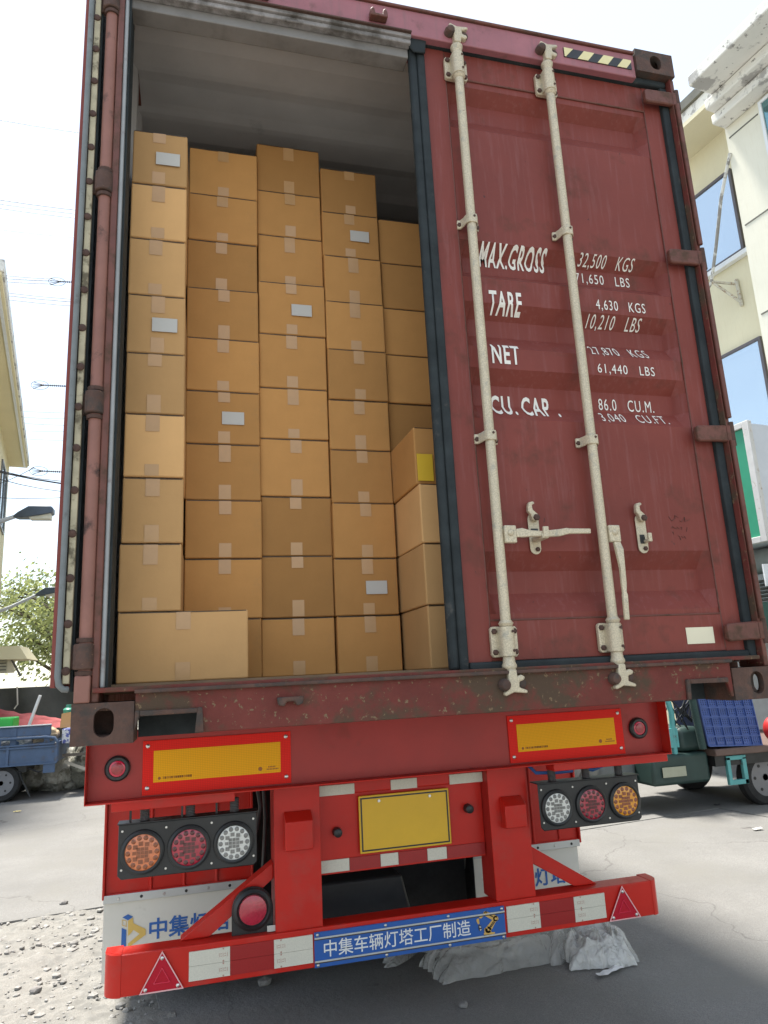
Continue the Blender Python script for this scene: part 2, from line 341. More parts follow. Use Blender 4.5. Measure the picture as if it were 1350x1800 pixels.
# rear sill with the two pocket notches in its lower edge
sp = [(.172, 1.417), (.172, 1.332), (.182, 1.332), (.182, 1.378), (.354, 1.378), (.358, 1.316), (2.088, 1.316), (2.090, 1.376), (2.262, 1.374), (2.270, 1.33), (2.282, 1.33), (2.282, 1.447), (.172, 1.447)]
sp = [(.172, 1.447), (.172, 1.332), (.182, 1.378), (.352, 1.379), (.357, 1.316), (2.086, 1.316), (2.091, 1.376), (2.260, 1.374), (2.272, 1.316), (2.282, 1.316), (2.282, 1.447)]
sill = obj('rear_sill', MB().prism(sp, .004, .02), M['sill'], con, bevel=.003)
mb = MB(); mb.box(.36, 2.084, .02, .16, 1.32, 1.44); mb.box(.172, 2.282, .02, .16, 1.395, 1.44); obj('sill_beam', mb, M['sill'], con)
for poly in ([(.172, 1.335), (.186, 1.374), (.186, 1.391), (.172, 1.391)], [(.186, 1.374), (.352, 1.375), (.352, 1.389), (.186, 1.390)], [(.345, 1.316), (.371, 1.316), (.366, 1.391), (.352, 1.391)],
             [(2.074, 1.316), (2.088, 1.316), (2.094, 1.388), (2.078, 1.388)], [(2.094, 1.372), (2.258, 1.370), (2.258, 1.387), (2.094, 1.388)]):
    obj('pocket_rim', MB().prism(poly, -.008, .003), M['casting'], con, bevel=.003)
for x0, x1 in ((.172, .36), (2.084, 2.282)): obj('pocket_shade', MB().box(x0, x1, .165, .175, 1.305, 1.4), M['rubber'], con)  # black plates added so the sill pockets read as deep shade
obj('threshold', MB().box(.05, W - .05, .0, .13, 1.4472, 1.462), M['sill'], con, bevel=.003)
obj('sill_flange', MB().box(.17, 2.284, -.012, .002, 1.440, 1.452), M['casting'], con, bevel=.003)
obj('floor', MB().box(.06, W - .06, .13, LEN - .1, 1.44, 1.47), M['ply'], con)
# header
hd = MB(); hd.box(.17, 2.266, .008, .15, 4.052, 4.176); obj('header', hd, M['header'], con, bevel=.004)
obj('header_cap', MB().box(.17, 2.266, -.002, .16, 4.1764, 4.190), M['frame'], con, bevel=.004)
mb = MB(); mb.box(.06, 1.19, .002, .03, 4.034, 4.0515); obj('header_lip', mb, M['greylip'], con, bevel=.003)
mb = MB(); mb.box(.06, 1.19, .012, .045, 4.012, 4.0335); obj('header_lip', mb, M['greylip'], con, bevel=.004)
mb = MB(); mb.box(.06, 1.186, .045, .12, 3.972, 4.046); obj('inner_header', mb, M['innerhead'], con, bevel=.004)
obj('drip_edge', MB().box(.17, 1.19, -.01, .004, 4.050, 4.058), M['rustbolt'], con, bevel=.002)
# roof with transverse corrugations
def roofz(y):
    k = ((y - .16) / .42) % 1
    return -.0 if k < .35 else (-.011 if .5 < k < .85 else (-.011 * (k - .35) / .15 if k <= .5 else -.011 * (1 - (k - .85) / .15)))
rb = MB(); ys = [.12 + i * .0313 for i in range(int((LEN - .2) / .0313))]
rows = [[rb.bm.verts.new((x, y, 4.165 + roofz(y))) for x in (.03, W - .03)] for y in ys]
for a, b in zip(rows, rows[1:]): rb.bm.faces.new((a[0], a[1], b[1], b[0]))
obj('roof', rb, M['lining'], con)
# side walls, vertically corrugated
for xs, sgn, nm in ((.045, 1, 'side_wall'), (W - .045, -1, 'side_wall')):
    sb = MB(); prof = []
    y = .12
    while y < LEN - .15:
        for dy, dx in ((0, 0), (.07, 0), (.138, .036), (.208, .036)): prof.append((xs + sgn * dx * .8, y + dy))
        y += .276
    lo = [sb.bm.verts.new((x, y, 1.44)) for x, y in prof]; hi = [sb.bm.verts.new((x, y, 4.16)) for x, y in prof]
    for i in range(len(prof) - 1): sb.bm.faces.new((lo[i], lo[i + 1], hi[i + 1], hi[i]))
    o = obj(nm, sb, M['lining'], con); 
    sd_ = o.modifiers.new('s', 'SOLIDIFY'); sd_.thickness = .004; sd_.offset = 1 if sgn < 0 else -1
    obj('side_rail', MB().box(xs - .035, xs + .035, .17, LEN - .17, 1.31, 1.4395), M['frame'], con)
    obj('side_rail', MB().box(xs - .035, xs + .03, .17, LEN - .17, 4.161, 4.196), M['frame'], con)
obj('front_wall', MB().box(.05, W - .05, LEN - .12, LEN - .08, 1.4, 4.16), M['frame'], con)
# ---- left post: outer tube, dark inner face, pale jamb
obj('corner_post', MB().box(.046, .068, .012, .15, 1.419, 4.085), M['frame'], con, bevel=.004)
pb = MB(); pb.tube([(.026, .026, 1.42), (.024, .026, 4.085)], .021, 16); obj('corner_post', pb, M['post'], con, smooth=50)
obj('corner_post', MB().box(.002, .05, .046, .17, 1.419, 4.085), M['rubber'], con)
obj('door_jamb', MB().box(.0685, .082, .02, .16, 1.462, 4.035), M['jamb'], con, bevel=.004)
obj('jamb_seal', MB().box(.0825, .090, .035, .16, 1.462, 4.01), M['rubber'], con)
obj('post_foot', MB().box(.0, .045, .0, .03, 1.4195, 1.50), M['post'], con, bevel=.005)
for z in (1.555, 2.361, 3.178, 3.95):
    h = MB(); h.cyl((.022, .02, z - .038), (.022, .02, z + .038), .03, seg=18); h.box(-.006, .022, .0, .035, z - .037, z + .037)
    h.box(-.035, .0, .03, .05, z - .036, z + .036)
    h2 = obj('hinge', h, M['casting'], con, bevel=.004)
    for zc_ in (z - .055, z + .042): MBc = MB(); MBc.lathe((.024, .024, zc_), (0, 0, 1), [(0, .026), (.012, .027), (.013, .022)], 16); obj('hinge_collar', MBc, M['rustbolt'], h2, smooth=40)
# ---- right post
obj('corner_post', MB().box(2.447, W, .014, .15, 1.419, 4.085), M['frame'], con, bevel=.005)
obj('corner_post', MB().box(2.4425, 2.4465, .008, .10, 1.43, 4.08), M['sill'], con, bevel=.001)
for z0, z1 in ((1.60, 2.32), (2.42, 3.13), (3.22, 3.94)):
    obj('post_rod', MB().tube([(2.462, .004, z0), (2.459, .004, z1)], .010, 10), M['frame'], con, smooth=50)
# ---- right door
DY, DEP = .06, .051
grooves = [(3.89, .046, .13, .21), (3.15, .048, .118, .165), (2.878, .052, .124, .193), (2.598, .053, .138, .207), (1.876, .068, .150, .226)]
def fz(z):
    for zt, a, b, c in grooves:
        if zt - c < z < zt:
            d = zt - z
            return d / a if d < a else (1 if d < b else 1 - (d - b) / (c - b))
    return 0
DX0, DX1, DZ0, DZ1 = 1.258, 2.403, 1.486, 4.050
def fx(x):
    a = min(1, max(0, (x - 1.352) / .030)); b = min(1, max(0, (2.318 - x) / .036)); return min(a, b)
zs = sorted({DZ0, DZ1} | {z for zt, a, b, c in grooves for z in (zt, zt - a, zt - b, zt - c)}); 
zz = []
for a, b in zip(zs, zs[1:]):
    n_ = max(1, int((b - a) / .09)); zz += [a + (b - a) * k / n_ for k in range(n_)]
zz.append(zs[-1])
xx = [DX0, 1.352, 1.382] + [1.382 + (2.282 - 1.382) * k / 9 for k in range(1, 9)] + [2.282, 2.318, DX1]
def doory(x, z): return DY + DEP * fz(z) * fx(x)
db = MB(); vg = [[db.bm.verts.new((x, doory(x, z) + .0015 * mn.noise(Vector((x * 3, z * 3, 0))) * fx(x) * (1 if fz(z) == 0 else .3), z)) for z in zz] for x in xx]
for i in range(len(xx) - 1):
    for j in range(len(zz) - 1): db.bm.faces.new((vg[i][j], vg[i + 1][j], vg[i + 1][j + 1], vg[i][j + 1]))
db.bm.normal_update()
if sum(f.normal.y for f in db.bm.faces) > 0: bmesh.ops.reverse_faces(db.bm, faces=db.bm.faces)
door = obj('right_door', db, M['door'], con, smooth=12, recalc=False)
# door frame members stand slightly proud of the pressed sheet; the weld seams show as thin ridges
for (x0, x1, z0, z1) in ((DX0 - .001, 1.349, DZ0 - .002, DZ1 + .001), (2.320, DX1 + .001, DZ0 - .002, DZ1 + .001)):
    obj('door_stile', MB().box(x0, x1, DY - .006, DY - .0012, z0, z1), M['door'], door, bevel=.0015)
for (x0, x1, z0, z1) in ((1.350, 2.319, 3.925, DZ1), (1.350, 2.319, DZ0, 1.624)):
    obj('door_rail', MB().box(x0, x1, DY - .005, DY - .0012, z0, z1), M['door'], door, bevel=.0015)
sm = MB()
for p in (((1.350, 3.922), (2.319, 3.922)), ((1.350, 1.627), (2.319, 1.627))): sm.tube([(p[0][0], DY - .003, p[0][1]), (p[1][0], DY - .003, p[1][1])], .004, 6)
for x in (1.3505, 2.3185): sm.tube([(x, DY - .004, DZ0 + .01), (x, DY - .004, DZ1 - .01)], .003, 6)
obj('weld_seam', sm, M['frame'], door, smooth=50)
obj('door_backing', MB().box(DX0 + .004, DX1 - .004, .112, .118, DZ0 + .004, DZ1 - .004), M['lining'], door)
gk = MB(); gy0, gy1 = .030, .058
gk.box(1.222, 1.2565, gy0 + .006, .09, 1.452, 4.086); obj('door_gasket', gk, M['rubber'], door, bevel=.007)
obj('door_gasket', MB().box(1.188, 1.224, .04, .075, 1.46, 4.08), M['rubber'], door, bevel=.012)
obj('door_gasket', MB().box(1.257, 2.441, gy0, .07, 4.0515, 4.0865), M['rubber'], door, bevel=.010)
obj('door_gasket', MB().box(2.4045, 2.4415, gy0 + .004, .08, 1.4525, 4.0510), M['rubber'], door, bevel=.006)
obj('door_gasket', MB().box(1.257, 2.4040, gy0, .07, 1.4525, 1.4845), M['rubber'], door, bevel=.008)
obj('gasket_corner', MB().prism([(1.165, 4.092), (1.30, 4.092), (1.30, 4.062), (1.262, 4.052), (1.255, 3.99), (1.205, 3.985), (1.178, 4.02)], .022, .032), M['rubber'], door, bevel=.006)
# hinges of the right door
for z, s_ in ((1.555, 1), (2.354, 1), (3.158, 1), (3.975, 1)):
    h = MB(); P = [(2.300, z - .032), (2.312, z - .038), (2.40, z - .034), (2.475, z - .036), (2.480, z - .02), (2.480, z + .03), (2.47, z + .038), (2.40, z + .034), (2.31, z + .030), (2.300, z + .022)]
    h.prism(P, .008, .030); hh = obj('door_hinge', h, M['frame'], door, bevel=.007)
    obj('hinge_pin', MB().cyl((2.473, .018, z - .05), (2.473, .018, z + .05), .014, seg=12), M['rustbolt'], door, smooth=50)
# lettering of the right door (painted: it follows the pressed sheet)
cuts = [z for zt, a, b, c in grooves for z in (zt, zt - a, zt - b, zt - c)]
fy = lambda z: DY + DEP * fz(z) - .0024
for body, x0, x1, z0, z1, bold in (('MAX.GROSS', 1.455, 1.749, 3.066, 3.152, .022), ('TARE', 1.462, 1.603, 2.842, 2.933, .022), ('NET', 1.452, 1.570, 2.618, 2.703, .022), ('CU. CAP .', 1.450, 1.738, 2.415, 2.505, .022),
        ('32,500   KGS', 1.901, 2.164, 3.104, 3.151, .0), ('71,650   LBS', 1.892, 2.154, 3.034, 3.086, .0), ('4,630   KGS', 1.941, 2.176, 2.886, 2.938, .0), ('10,210   LBS', 1.908, 2.162, 2.821, 2.872, .0),
        ('27,870   KGS', 1.898, 2.170, 2.682, 2.742, .0), ('61,440   LBS', 1.912, 2.178, 2.602, 2.648, .0), ('86.0   CU.M.', 1.929, 2.189, 2.467, 2.517, .0), ('3,040   CU.FT.', 1.915, 2.227, 2.397, 2.451, .0)):
    bm = lay_text(body, x0, x1, z0, z1, fy, bold, cuts, 0, 1.16)
    obj('lettering', bm, M['white_print'], door, recalc=False)
obj('sticker', MB().box(2.150, 2.272, DY - .0075, DY - .0062, 1.515, 1.577), M['cream_sticker'], door)
# faint scratched scrawl on the paint, too worn to read
sc_r = random.Random(21)
for k_ in range(11):
    x0_, z0_ = 2.155 + (k_ % 4) * .022 + sc_r.uniform(-.006, .006), 2.00 - (k_ // 4) * .032 + sc_r.uniform(-.01, .01); n_p = sc_r.randint(2, 4); pts = [(x0_ + sc_r.uniform(-.004, .004) + q_ * sc_r.uniform(.001, .007), DY - .0012, z0_ + sc_r.uniform(-.010, .010)) for q_ in range(n_p + 1)]
    obj('scratch_mark', MB().tube(pts, .0008, 5), M['rustbolt'], door)
# hazard strip on the header
hz = [(1.905, 4.138), (1.905, 4.092), (2.243, 4.092), (2.243, 4.138)]
obj('hazard_strip', MB().box(1.903, 2.246, .0045, .0075, 4.090, 4.139), M['black'], con)
M['hz'] = mat('pale_yellow_hazard', (.72, .64, .34), .5, var=.1, spots=(.68, (.4, .25, .1), 40))
for k in range(4):
    x = 1.905 + k * .100
    q = [(x, 4.138), (x + .052, 4.138), (x + .016, 4.091), (x - .036, 4.091)]
    if k == 0: q = [(x, 4.138), (x + .046, 4.138), (x + .006, 4.091), (x, 4.091)]
    if k == 3: q = [(x - .0, 4.138), (2.245, 4.138), (2.245, 4.128), (x + .012, 4.091), (x - .036, 4.091)]
    obj('hazard_stripe', MB().prism(q, .0022, .0042), M['hz'], con)
# cam keepers left free on the header and on the sill
for x, z in ((1.047, 4.098), (.565, 4.098)):
    k = MB(); k.prism([(x - .036, z - .018), (x - .036, z + .012), (x - .025, z + .024), (x - .017, z + .012), (x - .015, z - .005), (x + .015, z - .005), (x + .017, z + .014), (x + .028, z + .026), (x + .037, z + .01), (x + .037, z - .018)], -.028, .006)
    obj('cam_keeper', k, M['frame'], con, bevel=.004)
for x, z in ((.633, 1.396), (.21, 1.44)):
    k = MB(); k.prism([(x - .042, z + .01), (x - .038, z - .014), (x - .02, z - .018), (x - .012, z - .004), (x + .012, z - .004), (x + .02, z - .018), (x + .038, z - .012), (x + .042, z + .01)], -.02, .003)
    if x > .5: obj('cam_keeper', k, M['casting'], con, bevel=.004)
    else: k.bm.free()
# ---- locking rods
def bolt(mb, x, y, z, r=.009):
    mb.lathe((x, y, z), (0, -1, 0), [(0, r), (.006, r), (.009, r * .6)], 6)
def locking_rod(x, handle_open):
    yr = .012; R = .0185
    rod = obj('locking_rod', MB().tube([(x, yr, 1.47), (x, yr, 4.03)], R, 20), M['rod'], con, smooth=50)
    for z in (2.300, 3.205):       # guide brackets
        b = MB()
        pr = [(-.046, .040), (-.046, .050), (-.030, .048), (-.022, .020), (-.021, .002), (-.012, -.010), (.012, -.010), (.021, .002), (.022, .020), (.03, .048), (.046, .050), (.046, .040), (.035, .038), (.028, .018), (.026, .0), (.016, -.016), (-.016, -.016), (-.026, .0), (-.028, .018), (-.035, .038)]
        b.plate([(a, c + 0) for a, c in pr], [], lambda a, c: Vector((x + a, yr - .006 + c, z - .019)), lambda a, c: Vector((x + a, yr - .006 + c, z + .019)))
        br = obj('rod_bracket', b, M['rod'], rod, bevel=.003)
        for bx_, bz_ in ((x - .037, z - .002), (x + .038, z - .006)):
            n = MB(); bolt(n, bx_, .048, bz_, .010); obj('bolt', n, M['rustbolt'], rod)
        n = MB(); n.lathe((x + .006, -.008, z + .008), (0, -1, 0), [(0, .005), (.004, .005)], 8); obj('rivet', n, M['rustbolt'], rod)
    for zc, s_ in ((1.551, 1), (3.948, -1)):     # long bearing brackets at both ends
        b = MB(); b.cyl((x, yr, zc - .052), (x, yr, zc + .05), .026, seg=20)
        pl = [(x - .050, zc - .045), (x - .043, zc - .053), (x + .043, zc - .053), (x + .050, zc - .045), (x + .050, zc + .045), (x + .043, zc + .053), (x - .043, zc + .053), (x - .050, zc + .045)]
        b.prism(pl, .034, .052); b.box(x - .026, x + .026, yr, .036, zc - .05, zc + .05)
        obj('bearing_bracket', b, M['rod'], rod, smooth=45, bevel=.002)
        for dx in (-.038, .038):
            for dz in (-.036, .036): b = MB(); bolt(b, x + dx, .034, zc + dz, .0105); obj('bolt', b, M['rustbolt'], rod)
        for dz in (.033, -.033): b = MB(); b.lathe((x + .012, -.012, zc + dz), (0, -1, 0), [(0, .005), (.003, .005)], 8); obj('rivet', b, M['rustbolt'], rod)
        c = MB(); c.lathe((x, yr, zc + s_ * .052), (0, 0, s_), [(0, .022), (.01, .027), (.016, .022), (.02, .020)], 20); obj('rod_collar', c, M['rod'], rod, smooth=50)
        c = MB(); c.lathe((x, yr, zc - s_ * .053), (0, 0, -s_), [(0, .020), (.02, .022), (.028, .026), (.036, .026), (.045, .018), (.07, .017), (.085, .024), (.10, .022)], 20)
        obj('rod_collar', c, M['rod'], rod, smooth=50)
        # cam claw
        z1 = zc - s_ * .150
        d = MB(); q = [(-.014, .055), (.014, .055), (.016, .030), (.030, .036), (.044, .028), (.040, .017), (.022, .012), (.020, -.006), (.050, -.018), (.048, -.028), (.0, -.022), (-.032, -.034), (-.037, -.023), (-.018, -.008), (-.018, .024)]
        d.prism([(x + a, z1 + s_ * b_) for a, b_ in q], -.014, .012); obj('cam_claw', d, M['rod'], rod, bevel=.005, seg=3)
        e = MB(); e.lathe((x - .032, .018, z1 + s_ * .004), (0, -1, 0), [(0, .022), (.03, .021), (.042, .016), (.046, .006)], 14); obj('cam_keeper', e, M['casting'], rod, smooth=40)
        e = MB(); e.lathe((x + .034, .018, z1 + s_ * .006), (0, -1, 0), [(0, .020), (.018, .018), (.026, .008)], 14); obj('cam_keeper', e, M['casting'], rod, smooth=40)
    return rod
X1, X2 = 1.3925, 1.8153
r1 = locking_rod(X1, False); r2 = locking_rod(X2, True)
# handle hubs and handles
def hub(rod, x, zc):
    h = MB(); h.box(x + .016, x + .062, -.012, .008, zc - .030, zc + .034); obj('handle_hub', h, M['rod'], rod, bevel=.004)
    b = MB(); b.lathe((x + .038, -.012, zc + .006), (0, -1, 0), [(0, .012), (.004, .011), (.008, .006)], 14); obj('hub_pin', b, M['rod'], rod, smooth=50)
hub(r1, X1, 1.925); hub(r2, X2, 1.928)
def bar(stations, axis):
    rings = []
    for a, c, hw, d0, d1 in stations:     # along, centre across, half width, depth from/to
        if axis == 'x': rings.append([Vector((a, d0, c - hw)), Vector((a, d1, c - hw)), Vector((a, d1, c + hw)), Vector((a, d0, c + hw))])
        else: rings.append([Vector((c - hw, d0, a)), Vector((c - hw, d1, a)), Vector((c + hw, d1, a)), Vector((c + hw, d0, a))])
    return rings
mb = MB(); mb.loft(bar([(1.452, 1.930, .015, -.014, -.004), (1.475, 1.931, .017, -.018, -.004), (1.50, 1.927, .012, -.024, -.008), (1.545, 1.925, .010, -.030, -.012), (1.57, 1.925, .012, -.032, -.012), (1.62, 1.930, .013, -.026, -.010), (1.65, 1.936, .012, -.024, -.010), (1.66, 1.936, .010, -.024, -.010), (1.748, 1.937, .009, -.022, -.010)], 'x'))
hd1 = obj('door_handle', mb, M['rod'], r1, bevel=.003)
mb = MB(); mb.loft(bar([(1.898, 1.858, .013, -.014, .0), (1.87, 1.862, .015, -.020, -.002), (1.80, 1.862, .010, -.024, -.008), (1.74, 1.861, .010, -.022, -.008), (1.71, 1.860, .008, -.020, -.008), (1.70, 1.860, .010, -.022, -.008), (1.61, 1.858, .010, -.018, -.006)], 'z'))
obj('door_handle', mb, M['rod'], r2, bevel=.003)
def keeper(x, zc, closed):
    k = MB(); k.prism(stadium(x, zc - .015, .044, .155), .050, .055); o = obj('handle_keeper', k, M['rod'], door, bevel=.002)
    k = MB(); q = [(x - .026, zc + .088), (x - .022, zc + .100), (x - .004, zc + .104), (x + .002, zc + .096), (x - .010, zc + .090), (x - .008, zc + .072), (x + .010, zc + .056), (x + .016, zc + .038), (x + .004, zc + .026), (x - .012, zc + .034), (x - .018, zc + .054), (x - .028, zc + .066)]
    k.prism(q, .028, .046); obj('keeper_catch', k, M['rod'], door, bevel=.003)
    k = MB(); bolt(k, x + .002, .028, zc + .042, .013); obj('bolt', k, M['rustbolt'], door); k = MB(); bolt(k, x + .006, .050, zc - .074, .009); obj('bolt', k, M['rustbolt'], door)
    if closed: 
        k = MB(); k.box(x - .014, x + .012, -.036, .050, zc - .048, zc - .030); k.box(x - .010, x + .012, -.040, -.03, zc - .045, zc - .005); obj('keeper_tongue', k, M['rod'], door, bevel=.003)
        k = MB(); k.box(x - .014, x + .014, .047, .0495, zc - .004, zc + .004); obj('keeper_slot', k, M['black'], door)
    else:
        k = MB(); k.box(x - .012, x + .008, .047, .0495, zc - .055, zc - .020); obj('keeper_slot', k, M['black'], door)
        k = MB(); k.box(x + .002, x + .020, .02, .050, zc - .052, zc - .040); k.box(x + .004, x + .020, .016, .028, zc - .052, zc - .018); obj('keeper_tongue', k, M['rod'], door, bevel=.003)
keeper(1.556, 1.955, True); keeper(2.012, 1.957, False)
# ---- left door, swung right round along the container's left side
ld = MB(); yaw = rad(3.2)
def lp(x, y, z): return Vector((x - math.tan(yaw) * y, y, z))
def lbox(mb, x0, x1, y0, y1, z0, z1):
    mb.loft([[lp(x0, y0, z), lp(x1, y0, z), lp(x1, y1, z), lp(x0, y1, z)] for z in (z0, z1)]); return mb
ldo = obj('left_door', lbox(MB(), -.066, -.052, .012, 1.15, 1.468, 4.06), M['door'], con, bevel=.002)
obj('door_core', lbox(MB(), -.0515, -.040, .03, 1.14, 1.48, 4.05), M['door'], ldo)
obj('door_gasket', MB().tube([lp(-.046, .012, 4.05), lp(-.046, .012, 1.50), lp(-.042, .012, 1.475), lp(-.030, .013, 1.463), lp(-.018, .02, 1.462)], .0095, 10), M['greyrubber'], ldo, smooth=50)
obj('gasket_strip', lbox(MB(), -.0345, -.014, .018, .05, 1.478, 4.05), M['beige'], ldo, bevel=.003)
obj('gasket_edge', lbox(MB(), -.0135, -.006, .04, 1.1, 1.455, 4.05), M['rubber'], ldo)
z = 1.515
while z < 4.0:
    b = MB(); b.lathe((-.0265, .018, z), (0, -1, 0), [(0, .013), (.004, .0125), (.007, .008)], 12); obj('strip_bolt', b, M['rustbolt'], ldo, smooth=40); z += .1385

# ================================================================== SEMI TRAILER
tr = thing('semi_trailer', 'red skeletal semi trailer under the maroon container, with reflectors and lamps', 'semi trailer', (1.2, .7, 0))
YB = .70
rbm = obj('rear_beam', MB().box(-.036, 2.432, YB, YB + .012, 1.052, 1.299), M['redshade'], tr)
obj('beam_flange', MB().box(-.036, 2.432, YB - .062, YB + .012, 1.0455, 1.0515), M['red'], tr, bevel=.002)
obj('beam_flange', MB().box(-.036, 2.432, YB - .05, YB + .012, 1.2915, 1.299), M['redshade'], tr, bevel=.002)
for x in (-.0395, 2.4325): obj('beam_end', MB().box(x, x + .003, YB - .062, YB + .2, 1.0455, 1.299), M['red'], tr, bevel=.001)
for x0 in (.36, .66, 1.0, 1.48, 1.74): obj('beam_gusset', MB().box(x0, x0 + .01, YB + .012, YB + .15, 1.05, 1.29), M['redshade'], tr)
obj('beam_angle', MB().box(.052, .50, YB - .03, YB + .05, 1.012, 1.0445), M['red'], tr, bevel=.003)
obj('beam_angle', MB().box(1.86, 2.432, YB - .03, YB + .05, 1.012, 1.0445), M['red'], tr, bevel=.003)
def plate(px, flip):
    o = obj('reflector_plate', MB().box(px, px + .565, YB - .006, YB - .0008, 1.058, 1.255), M['retro_red'], tr, bevel=.001)
    obj('reflector_centre', MB().box(px + .040, px + .523, YB - .0075, YB - .0061, 1.102, 1.217), M['retro_yellow'], o)
    for dx in (.018, .545):
        for z in (1.083, 1.236):
            obj('screw', MB().lathe((px + dx, YB - .006, z), (0, -1, 0), [(0, .008), (.003, .0075), (.005, .004)], 12), M['steel'], o, smooth=50)
    mk = MB(); rr = random.Random(4)
    mk.lathe((px + .062, YB - .0075, 1.116), (0, -1, 0), [(0, .0055), (.0006, .0055)], 10)
    for k in range(14):
        x = px + .074 + k * .0078
        for dz in (-.0032, .0005, .0032): mk.box(x, x + rr.choice((.0045, .006)), YB - .0081, YB - .00755, 1.116 + dz, 1.1172 + dz)
        mk.box(x + rr.choice((0, .0025, .004)), x + .0058, YB - .0081, YB - .00756, 1.1125, 1.1205)
    mk.lathe((px + .443, YB - .0075, 1.120), (0, -1, 0), [(0, .008), (.0005, .008)], 12)
    for k in range(8): mk.box(px + .468 + k * .006, px + .472 + k * .006, YB - .0081, YB - .00755, 1.114, 1.119)
    for k in range(5): mk.box(px + .474 + k * .006, px + .478 + k * .006, YB - .0081, YB - .00755, 1.123, 1.128)
    obj('small_print', mk, M['printred'], o)
M['printred'] = mat('dark_red_print', (.32, .10, .01), .5)
plate(.157, 0); plate(1.670, 1)
M['dimred'] = mat('dull_red_lens', (.36, .02, .03), .2, coat=.6, var=.2, scale=60, bump=.001, bscale=90)
M['ringred'] = mat('bright_red_lens_rim', (.62, .02, .06), .2, coat=.6)
for x in (.067, 2.315):
    m_ = obj('marker_lamp', MB().lathe((x, YB - .0005, 1.163), (0, -1, 0), [(0, .047), (.012, .046), (.018, .040), (.018, .031), (.010, .030)], 32), M['black'], tr, smooth=40)
    obj('lens', MB().lathe((x, YB - .008, 1.163), (0, -1, 0), [(0, .030), (.008, .029), (.010, .024)], 28), M['ringred'], m_, smooth=50)
    obj('lens_centre', MB().lathe((x, YB - .0185, 1.163), (0, -1, 0), [(0, .022), (.002, .0215), (.004, .015)], 28), M['dimred'], m_, smooth=50)
# posts
YP = .815
for x0, x1, cx0, cx1, cz0, cz1 in ((.664, .853, .703, .815, .785, .905), (1.605, 1.790, 1.655, 1.756, .778, .88)):
    p = obj('bumper_post', MB().box(x0, x1, YP, YP + .008, .487, 1.0435), M['red'], tr, bevel=.002)
    obj('post_side', MB().box(x0, x0 + .006, YP + .008, YP + .14, .487, 1.0435), M['redshade'], p); obj('post_side', MB().box(x1 - .006, x1, YP + .008, YP + .14, .487, 1.0435), M['redshade'], p)
    c = MB(); c.loft([[Vector((cx0, YP - .001, cz0)), Vector((cx1, YP - .001, cz0)), Vector((cx1, YP - .05, cz0 + .005)), Vector((cx0, YP - .05, cz0 + .005))],
                      [Vector((cx0, YP - .001, cz1)), Vector((cx1, YP - .001, cz1)), Vector((cx1, YP - .055, cz1 - .006)), Vector((cx0, YP - .055, cz1 - .006))],
                      [Vector((cx0, YP - .001, cz1 + .028)), Vector((cx1, YP - .001, cz1 + .028)), Vector((cx1, YP - .006, cz1 + .026)), Vector((cx0, YP - .006, cz1 + .026))]])
    obj('post_cap_box', c, M['red'], p, bevel=.004)
# upper crossmember with short white tape pieces, panel behind the licence plate
obj('crossmember', MB().box(.854, 1.604, .87, .93, .969, 1.0435), M['red'], tr, bevel=.006)
for x0, x1 in ((.858, 1.013), (1.175, 1.294), (1.446, 1.602)):
    q = MB(); q.prism([(x0, .9695), (x1, .9695), (x1, 1.010), (x0, 1.010)], .865, .8685); q.box(x0, x1, .8655, .878, 1.0045, 1.0105); obj('white_tape', q, M['tape_white'], tr)
obj('plate_panel', MB().box(.854, 1.604, .895, .905, .655, .968), M['red'], tr, bevel=.002)
for k, (x0, x1, c) in enumerate(((.858, .985, 'w'), (.985, 1.12, 'r'), (1.12, 1.20, 'w'), (1.20, 1.33, 'r'), (1.33, 1.42, 'w'), (1.42, 1.60, 'r'))):
    obj('white_tape' if c == 'w' else 'red_tape', MB().box(x0 + .001, x1 - .001, .888, .893, .664, .712), M['tape_white' if c == 'w' else 'tape_red'], tr)
lpn = obj('licence_plate', MB().box(1.03, 1.44, .872, .878, .725, .955), M['plate_blank'], tr, bevel=.006)
fr = MB(); fr.prism([(1.038, .733), (1.432, .733), (1.432, .947), (1.038, .947)], .8705, .8718, holes=[[(1.044, .739), (1.426, .739), (1.426, .941), (1.044, .941)]]); obj('plate_border', fr, M['black'], lpn)
for x in (1.12, 1.35): obj('screw', MB().lathe((x, .872, .93), (0, -1, 0), [(0, .007), (.004, .006)], 10), M['steel'], lpn)
obj('plate_lamp', MB().lathe((.935, .888, .82), (0, -1, 0), [(0, .02), (.03, .018), (.034, .012)], 16), M['black'], tr, smooth=40)
obj('plate_lamp', MB().lathe((1.53, .888, .86), (0, -1, 0), [(0, .02), (.03, .018), (.034, .012)], 16), M['black'], tr, smooth=40)
